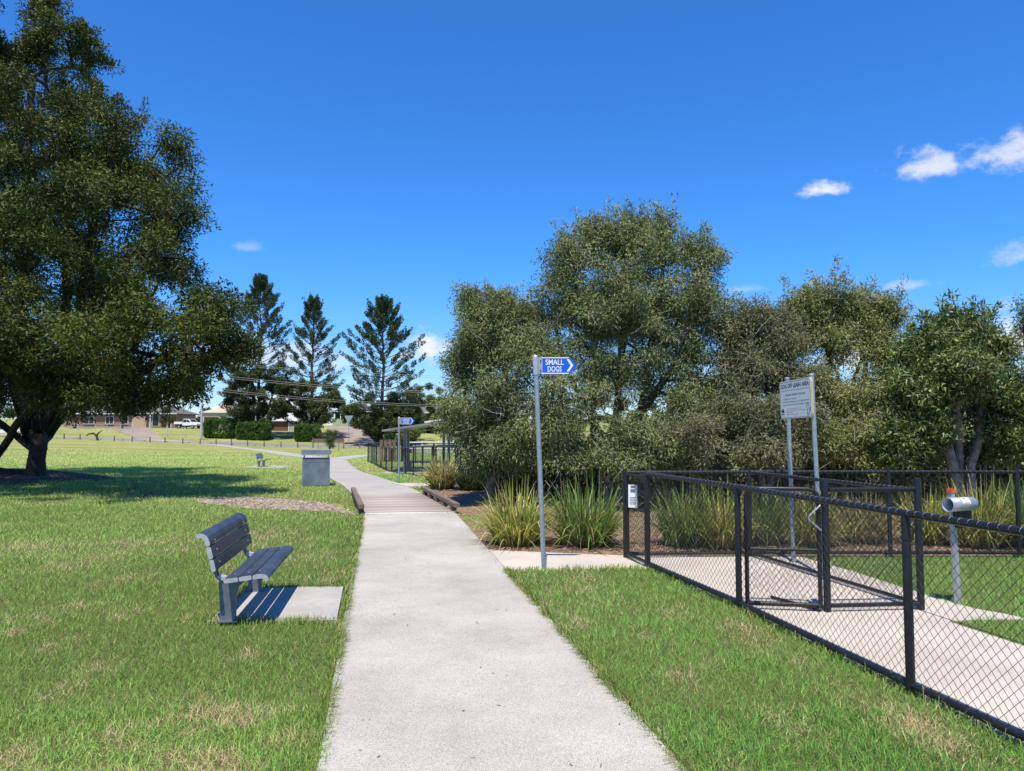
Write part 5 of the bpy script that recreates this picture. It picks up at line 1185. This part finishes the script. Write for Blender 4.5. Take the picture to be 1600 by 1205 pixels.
# strap-leaf clumps
def strap_clump(label, px, py, rpx, hpx, n, cols, seed, group=None, xy=None, size=None):
    rng = np.random.RandomState(seed)
    if xy is None: g = hit(px, py)
    else: g = np.array([xy[0], xy[1], gzf(*xy)])
    g[2] = gzf(g[0], g[1]); s = g[1] / F_PX
    R, Hh = (rpx * s, hpx * s) if size is None else size
    th = Thing('strap_leaf_clump', g, label, 'plant', group)
    a = rng.uniform(0, 2 * math.pi, n); a0_ = a + rng.normal(size=n) * .7; r0 = np.sqrt(rng.rand(n)) * R * .42
    lean = rng.beta(1.4, .9, n); L = Hh * rng.uniform(.5, 1.3, n)
    reach = lean * R * rng.uniform(.65, 1.35, n); hz = L * np.sqrt(np.clip(1 - (lean * .62) ** 2, .1, 1))
    segs = 6; t = np.linspace(0, 1, segs)
    w0 = rng.uniform(.006, .0125, n) * max(1, s / .0095)
    bx = g[0] + r0 * np.cos(a0_); by = g[1] + r0 * np.sin(a0_)
    sag = lean * rng.uniform(.1, 1.05, n)
    tw = a + math.pi / 2 + rng.uniform(-.9, .9, n)
    V = np.empty((n, segs, 2, 3))
    for i, tt in enumerate(t):
        rr = reach * tt ** (1.1 + .5 * lean); zz = g[2] - .02 + hz * (tt - sag * tt ** 3)
        x = bx + rr * np.cos(a); y = by + rr * np.sin(a); w = w0 * (1 - tt ** 2.2) + .0008
        for j, sg in enumerate((-1, 1)):
            V[:, i, j, 0] = x + np.cos(tw) * w * sg; V[:, i, j, 1] = y + np.sin(tw) * w * sg; V[:, i, j, 2] = np.maximum(zz, g[2] + .01)
    b_ = (np.arange(n) * segs * 2)[:, None, None]; i = np.arange(segs - 1) * 2
    Fq = (np.stack([i, i + 1, i + 3, i + 2], 1)[None] + b_).reshape(-1, 4)
    cols = np.asarray(cols, float); idx = rng.rand(n) ** 1.1 * (len(cols) - 1); i0 = np.clip(idx.astype(int), 0, len(cols) - 2); f = (idx - i0)[:, None]
    c = (cols[i0] * (1 - f) + cols[i0 + 1] * f) * rng.uniform(.75, 1.25, (n, 1))
    dead = np.array([.26, .19, .10]); T = np.empty((n, segs, 2, 3))
    dm = (rng.rand(n) < .16)[:, None]
    for k, tt in enumerate(t):
        bm = np.clip(.55 - tt * 2.0, 0, 1); q = np.where(dm, dead * rng.uniform(.6, 1.1, (n, 1)), c * (1 - bm) + dead * .55 * bm); T[:, k, 0] = q; T[:, k, 1] = q
    th.npart('leaves', V.reshape(-1, 3), Fq, 'strap_leaf', tint=T.reshape(-1, 3))
    return th
YEL = [(0.1933, 0.255, 0.0447), (0.357, 0.3967, 0.0765), (0.5504, 0.5242, 0.1275), (0.7141, 0.6375, 0.2167)]
GRN = [(0.0759, 0.1518, 0.0253), (0.1391, 0.2403, 0.0443), (0.2403, 0.3542, 0.0696), (0.4301, 0.468, 0.1391)]
STR = [(0.215, 0.2277, 0.0633), (0.3795, 0.3415, 0.1138), (0.5313, 0.4554, 0.1898), (0.6325, 0.5313, 0.2656)]
strap_clump('yellow-green strap-leaf clump left of the SMALL DOGS pole', 806, 851, 76, 96, 640, YEL, 101)
strap_clump('bright green strap-leaf clump between the SMALL DOGS pole and the fence', 916, 852, 84, 100, 700, GRN, 102)
strap_clump('straw-coloured strap-leaf clump beyond the footbridge', 692, 764, 40, 52, 620, STR, 103)
strap_clump('shaded dark green strap-leaf clump right of the straw-coloured one', 738, 766, 44, 46, 420, [(.02, .05, .012), (.04, .085, .02), (.07, .12, .03)], 104)  # darker leaf palette, shade of the thicket put into the colour
strap_clump('shaded strap-leaf clump at the foot of the left thicket tree', 785, 768, 40, 44, 320, [(.02, .05, .012), (.04, .085, .02), (.07, .12, .03)], 105)  # same darkened palette, shade carried by the leaf colours
for k, (px, Yd, R, Hh, cl, lab) in enumerate([(1065, 10.9, .62, .95, GRN, 'strap-leaf clump behind the back fence, left of the gate'), (1125, 10.75, .62, .90, YEL, 'strap-leaf clump behind the back fence, above the thick gate post'), (1190, 11.1, .6, .88, GRN, 'strap-leaf clump behind the back fence, seen through the gate'),
                                              (1265, 10.9, .58, .82, YEL, 'strap-leaf clump behind the back fence, below the white board'), (1345, 11.2, .55, .78, STR, 'dry strap-leaf clump behind the back fence, behind the square panel'), (1440, 11.1, .55, .85, YEL, 'strap-leaf clump behind the back fence, left of the dispenser post'),
                                              (1520, 10.8, .66, 1.0, YEL, 'large yellow strap-leaf clump directly behind the dispenser post'), (1600, 10.8, .66, 1.0, GRN, 'green strap-leaf clump behind the back fence at the right edge'), (1690, 10.9, .62, .92, YEL, 'strap-leaf clump behind the back fence beyond the right edge')]):
    strap_clump(lab, 0, 0, 0, 0, 560, cl, 110 + k, xy=(X(px, Yd), Yd), size=(R, Hh))

# ------------------------------------------------------------------ mulch chips, litter, grass blades
def chips(name, poly, n, seed, label, cols, size=(.02, .06), zo=.012, box=None, keep=None):
    rng = np.random.RandomState(seed); P = np.array(poly); x = rng.uniform(P[:, 0].min(), P[:, 0].max(), n * 3); y = rng.uniform(P[:, 1].min(), P[:, 1].max(), n * 3)
    ok = in_poly(poly, x, y)
    if keep is not None: ok &= keep(x, y)
    x = x[ok][:n]; y = y[ok][:n]; n = len(x)
    z = gz(x, y) + zo; a = rng.uniform(0, math.pi, n); L = rng.uniform(*size, n); W = L * rng.uniform(.15, .4, n); ti = rng.uniform(-.35, .35, (n, 2))
    ux, uy = np.cos(a), np.sin(a); V = np.empty((n, 4, 3))
    for k, (sa_, sb_) in enumerate(((-1, -1), (1, -1), (1, 1), (-1, 1))):
        dx = ux * L / 2 * sa_ - uy * W / 2 * sb_; dy = uy * L / 2 * sa_ + ux * W / 2 * sb_
        V[:, k, 0] = x + dx; V[:, k, 1] = y + dy; V[:, k, 2] = z + dx * ti[:, 0] + dy * ti[:, 1] + .006
    cols = np.asarray(cols); c = cols[rng.randint(0, len(cols), n)] * rng.uniform(.6, 1.3, (n, 1))
    tag(np_obj(name, V.reshape(-1, 3), np.arange(n * 4).reshape(n, 4), 'chips', tint=np.repeat(c, 4, 0)), label, 'mulch', kind='stuff')
mc = [(.36, .24, .155), (.27, .16, .10), (.45, .33, .22), (.18, .11, .075), (.40, .27, .18)]
chips('mulch_chips', mulch, 28000, 5, 'loose brown bark chips over the planted bed', mc, keep=lambda x, y: (y < 21) & (x < 9))
chips('leaf_litter', td, 9000, 6, 'dry leaf litter under the big tree', [(.20, .13, .08), (.13, .09, .06), (.26, .18, .11)], size=(.04, .09))
chips('swale_litter', sw, 2500, 8, 'dry twigs and leaves in the dirt swale', [(.35, .26, .18), (.25, .18, .12), (.5, .42, .32)], size=(.03, .08))

chips('path_litter', path_near, 260, 9, 'scattered dry leaf bits and grit on the foreground path', [(.20, .15, .10), (.12, .10, .07), (.30, .25, .16), (.10, .09, .08)], size=(.008, .03), zo=.022, keep=lambda x, y: y > 2)
rng = np.random.RandomState(77)
def sample_lawn(y0, y1, rho, power, yref, xlim=None):
    nb = 60; ye = np.linspace(y0, y1, nb + 1); out = []
    for a, b in zip(ye[:-1], ye[1:]):
        ym = (a + b) / 2; hw = .76 * ym + 1.6; den = rho * min(1, (yref / ym)) ** power; n = rng.poisson(den * 2 * hw * (b - a))
        out.append(np.column_stack([rng.uniform(-hw, hw, n), rng.uniform(a, b, n)]))
    return np.vstack(out)
def shrink(poly, d):
    P = np.array(poly); c = P.mean(0); return poly
def lawn_ok(P):
    x, y = P[:, 0], P[:, 1]; jx = rng.normal(size=len(x)) * .018; jy = rng.normal(size=len(x)) * .018
    ok = np.ones(len(P), bool)
    wob = (lattice_noise(x, y, 5.0, 9) - .5) * .14 + (lattice_noise(x, y, 1.3, 10) - .5) * .09
    for pl in NOGRASS: ok &= ~in_poly(pl, x + jx + wob, y + jy + wob)
    t1_ = in_poly(td, x, y); ok &= ~(t1_ & (rng.rand(len(x)) < .93))
    t2_ = in_poly(sw, x + jx * 6, y + jy * 6); ok &= ~(t2_ & (rng.rand(len(x)) < .965))
    under = np.hypot(x + 14.5, (y - 21)) < 5.5; ok &= ~(under & (rng.rand(len(x)) < .35))
    return ok
DRY = [(28, 987, 22, 1), (120, 948, 24, 1), (205, 958, 22, .8), (190, 908, 36, .7), (15, 1184, 34, 1), (160, 1042, 30, .8), (100, 1078, 34, .7), (345, 1205, 30, .8), (390, 1025, 26, .8), (90, 1010, 26, .6), (425, 832, 36, .9), (500, 870, 26, .9), (350, 905, 20, .8), (1055, 958, 26, 1), (1072, 1062, 30, 1), (1160, 985, 40, .9), (1190, 1008, 30, 1), (1100, 1040, 22, .6), (885, 920, 20, .9), (935, 918, 18, .8), (1260, 1040, 30, .7), (1330, 1085, 36, .7), (1420, 1130, 50, .8), (1010, 995, 16, .8), (660, 1200, 10, 0), (1480, 1165, 50, .6), (1240, 1130, 40, .5), (140, 880, 40, .5), (60, 860, 50, .4), (250, 850, 60, .4), (590, 735, 30, .7), (645, 745, 14, .7)]
DRYW = {(a_, b_): hit(a_, b_) for (a_, b_, c_, d_) in DRY}
def blades(P, near):
    x, y = P[:, 0], P[:, 1]; n = len(x)
    n1 = lattice_noise(x, y, .8, 1); n2 = lattice_noise(x, y, 3.0, 2); n3 = lattice_noise(x, y, 7.0, 3); n4 = lattice_noise(x, y, .22, 4)
    dry = np.clip((n1 * .5 + n2 * .3 + n3 * .32 - .64) * 4.0, 0, 1)
    for (px_, py_, rp_, am_) in DRY:
        q_ = DRYW[(px_, py_)]; s_ = rp_ * q_[1] / F_PX
        dry = dry + am_ * np.exp(-((x - q_[0]) / s_) ** 2 - ((y - q_[1]) / (s_ * 1.6)) ** 2) * (.4 + 1.2 * n3)
    dry = np.clip(dry, 0, 1)
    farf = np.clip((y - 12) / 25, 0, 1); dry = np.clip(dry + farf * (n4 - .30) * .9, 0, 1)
    straw = (rng.rand(n) < .03 + .82 * dry)
    L = np.where(straw, rng.uniform(.03, .07, n), rng.uniform(.035, .085, n)) * (.75 + .6 * n2) * (1 + np.clip((y - 8) / 40, 0, .4))
    edge = np.zeros(n)
    w = np.where(near, .0020, .0023 * (np.maximum(y, 4.5) / 4.5) ** .85) * rng.uniform(.7, 1.3, n)
    a = rng.uniform(0, 2 * math.pi, n); le = np.where(straw, rng.uniform(.5, 1.35, n), rng.beta(2.2, 1.7, n) * 1.4)
    dx, dy = np.cos(a) * np.sin(le), np.sin(a) * np.sin(le); dz = np.cos(le)
    z = gz(x, y) - .006
    g0 = np.array([.085, .165, .030]); g1 = np.array([.290, .445, .095]); g2 = np.array([.57, .65, .20]); s0 = np.array([.44, .35, .17]); s1 = np.array([.70, .57, .33])
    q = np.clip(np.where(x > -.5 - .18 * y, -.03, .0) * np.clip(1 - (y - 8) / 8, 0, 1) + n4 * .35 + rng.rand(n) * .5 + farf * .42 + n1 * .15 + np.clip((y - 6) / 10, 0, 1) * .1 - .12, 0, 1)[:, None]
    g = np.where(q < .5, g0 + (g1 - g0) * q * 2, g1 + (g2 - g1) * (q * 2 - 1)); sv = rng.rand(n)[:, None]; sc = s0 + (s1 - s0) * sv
    rt_ = (x > -.2 - .18 * y)[:, None]; g = g * np.where(rt_, np.array([.86, 1.06, 1.05]), np.array([.96, 1.03, 1.0]))
    c = np.where(straw[:, None], sc, g) * rng.uniform(.8, 1.2, (n, 1))
    tw = a + math.pi / 2 + rng.uniform(-1.2, 1.2, n); wx, wy = np.cos(tw) * w, np.sin(tw) * w
    if near:
        V = np.empty((n, 5, 3)); m = .55; cv = .82
        V[:, 0] = np.column_stack([x - wx, y - wy, z]); V[:, 1] = np.column_stack([x + wx, y + wy, z])
        mx_, my_, mz_ = x + dx * L * m * .8, y + dy * L * m * .8, z + dz * L * m + .1 * L
        V[:, 2] = np.column_stack([mx_ + wx * .8, my_ + wy * .8, mz_]); V[:, 3] = np.column_stack([mx_ - wx * .8, my_ - wy * .8, mz_])
        V[:, 4] = np.column_stack([x + dx * L * 1.1, y + dy * L * 1.1, z + dz * L * .95])
        bb_ = (np.arange(n) * 5)[:, None]; F3 = np.concatenate([np.array([[0, 1, 2]]) + bb_, np.array([[0, 2, 3]]) + bb_, np.array([[3, 2, 4]]) + bb_], 0); k = 5
    else:
        V = np.stack([np.column_stack([x - wx, y - wy, z]), np.column_stack([x + wx, y + wy, z]), np.column_stack([x + dx * L, y + dy * L, z + dz * L])], 1); F3 = np.arange(n * 3).reshape(n, 3); k = 3
    T = np.repeat(c[:, None], k, 1)
    return V.reshape(-1, 3), F3, T.reshape(-1, 3)
P = sample_lawn(1.6, 4.6, 7600, .9, 3.6); P = P[lawn_ok(P)]
V, F3, T = blades(P, True)
tag(np_obj('lawn_grass', V, F3, 'grass', tint=T), 'nearest lawn grass either side of the foreground path', 'grass', kind='stuff')
P = sample_lawn(4.6, 70, 5300, 1.70, 4.6); P = P[lawn_ok(P)]
V, F3, T = blades(P, False)
tag(np_obj('lawn_grass', V, F3, 'grass', tint=T), 'lawn grass of the middle distance around the bin and tree', 'grass', kind='stuff')
# small grass tufts escaping along edges
tp_pts = []
for (cx_, cy_, rr_, nn_) in ((-.8 + .05, 9.2, 0, 0), (1.72, 9.0, .10, 160), (-.72, 14.0, .5, 1200), (-.45, 13.0, .4, 700)):
    if nn_: tp_pts.append(np.column_stack([cx_ + rng.normal(size=nn_) * rr_ * .5, cy_ + rng.normal(size=nn_) * rr_ * .5]))
P = np.vstack(tp_pts); P = P[~in_poly(path_near, P[:, 0], P[:, 1])]
V, F3, T = blades(P, True)
tag(np_obj('grass_tufts', V, F3, 'grass', tint=T), 'stray grass tufts at the gate post and in the bed by the path', 'grass', kind='stuff')

# longer blades leaning over the path and slab edges
def edge_fringe(a, b, n, toward, seed, lo=.05, hi=.13):
    rg = np.random.RandomState(seed); a = np.array(a); b = np.array(b); Ld = np.linalg.norm(b - a); t = rg.rand(n)
    nz_ = lattice_noise(t * Ld * 4, t * 0 + seed, 1.0, 30 + seed); keep = rg.rand(n) < .25 + nz_; t = t[keep]; n = len(t)
    p = a + (b - a) * t[:, None] - np.array(toward) * rg.uniform(-.025, .05, (n, 1)); x, y = p[:, 0], p[:, 1]
    L = rg.uniform(lo, hi, n) * (.6 + .7 * nz_[keep]); le = rg.uniform(.3, 1.25, n); an = math.atan2(toward[1], toward[0]) + rg.normal(size=n) * .8
    dx, dy, dz = np.cos(an) * np.sin(le), np.sin(an) * np.sin(le), np.cos(le); z = gz(x, y) - .004; w = .0022 * np.maximum(1, y / 4.5) ** .8
    tw = an + math.pi / 2 + rg.uniform(-1, 1, n); wx, wy = np.cos(tw) * w, np.sin(tw) * w
    V = np.empty((n, 5, 3)); V[:, 0] = np.column_stack([x - wx, y - wy, z]); V[:, 1] = np.column_stack([x + wx, y + wy, z])
    V[:, 2] = np.column_stack([x + dx * L * .5 + wx * .8, y + dy * L * .5 + wy * .8, z + dz * L * .62 + .01]); V[:, 3] = np.column_stack([x + dx * L * .5 - wx * .8, y + dy * L * .5 - wy * .8, z + dz * L * .62 + .01])
    V[:, 4] = np.column_stack([x + dx * L, y + dy * L, np.maximum(z + dz * L * .8, z + .034)])
    bb_ = (np.arange(n) * 5)[:, None]; F3 = np.concatenate([np.array([[0, 1, 2]]) + bb_, np.array([[0, 2, 3]]) + bb_, np.array([[3, 2, 4]]) + bb_], 0)
    q = rg.rand(n, 1); st_ = rg.rand(n, 1) < .22; c = np.where(st_, np.array([.48, .38, .19]) * (.6 + .6 * q), np.array([.09, .17, .026]) * (1 - q) + np.array([.27, .37, .075]) * q)
    return V.reshape(-1, 3), F3, np.repeat(c, 5, 0)
parts_ = [edge_fringe(ext(*PL, 2.0), PL[1], 5200, (.98, .17), 1), edge_fringe(ext(*PR, 2.0), ext(*PR, 8.95), 4200, (-.98, -.17), 2), edge_fringe(slab[0], slab[1], 900, (0, 1), 3), edge_fringe(slab[3], slab[0], 500, (1, 0), 4), edge_fringe(slab[2], slab[3], 400, (0, -1), 5),
          edge_fringe(pad[4], pad[5], 900, (0, 1), 6), edge_fringe(A2, B, 900, (.9, .2), 7), edge_fringe(B, C_, 1200, (.9, .2), 8), edge_fringe(C_, Cn, 1200, (.9, .2), 9)]
off_ = 0; VV, FF, TT = [], [], []
for V, F3, T in parts_: VV.append(V); FF.append(F3 + off_); TT.append(T); off_ += len(V)
tag(np_obj('edge_grass', np.vstack(VV), np.vstack(FF), 'grass', tint=np.vstack(TT)), 'longer grass fringing the edges of the path, slab and fence', 'grass', kind='stuff')
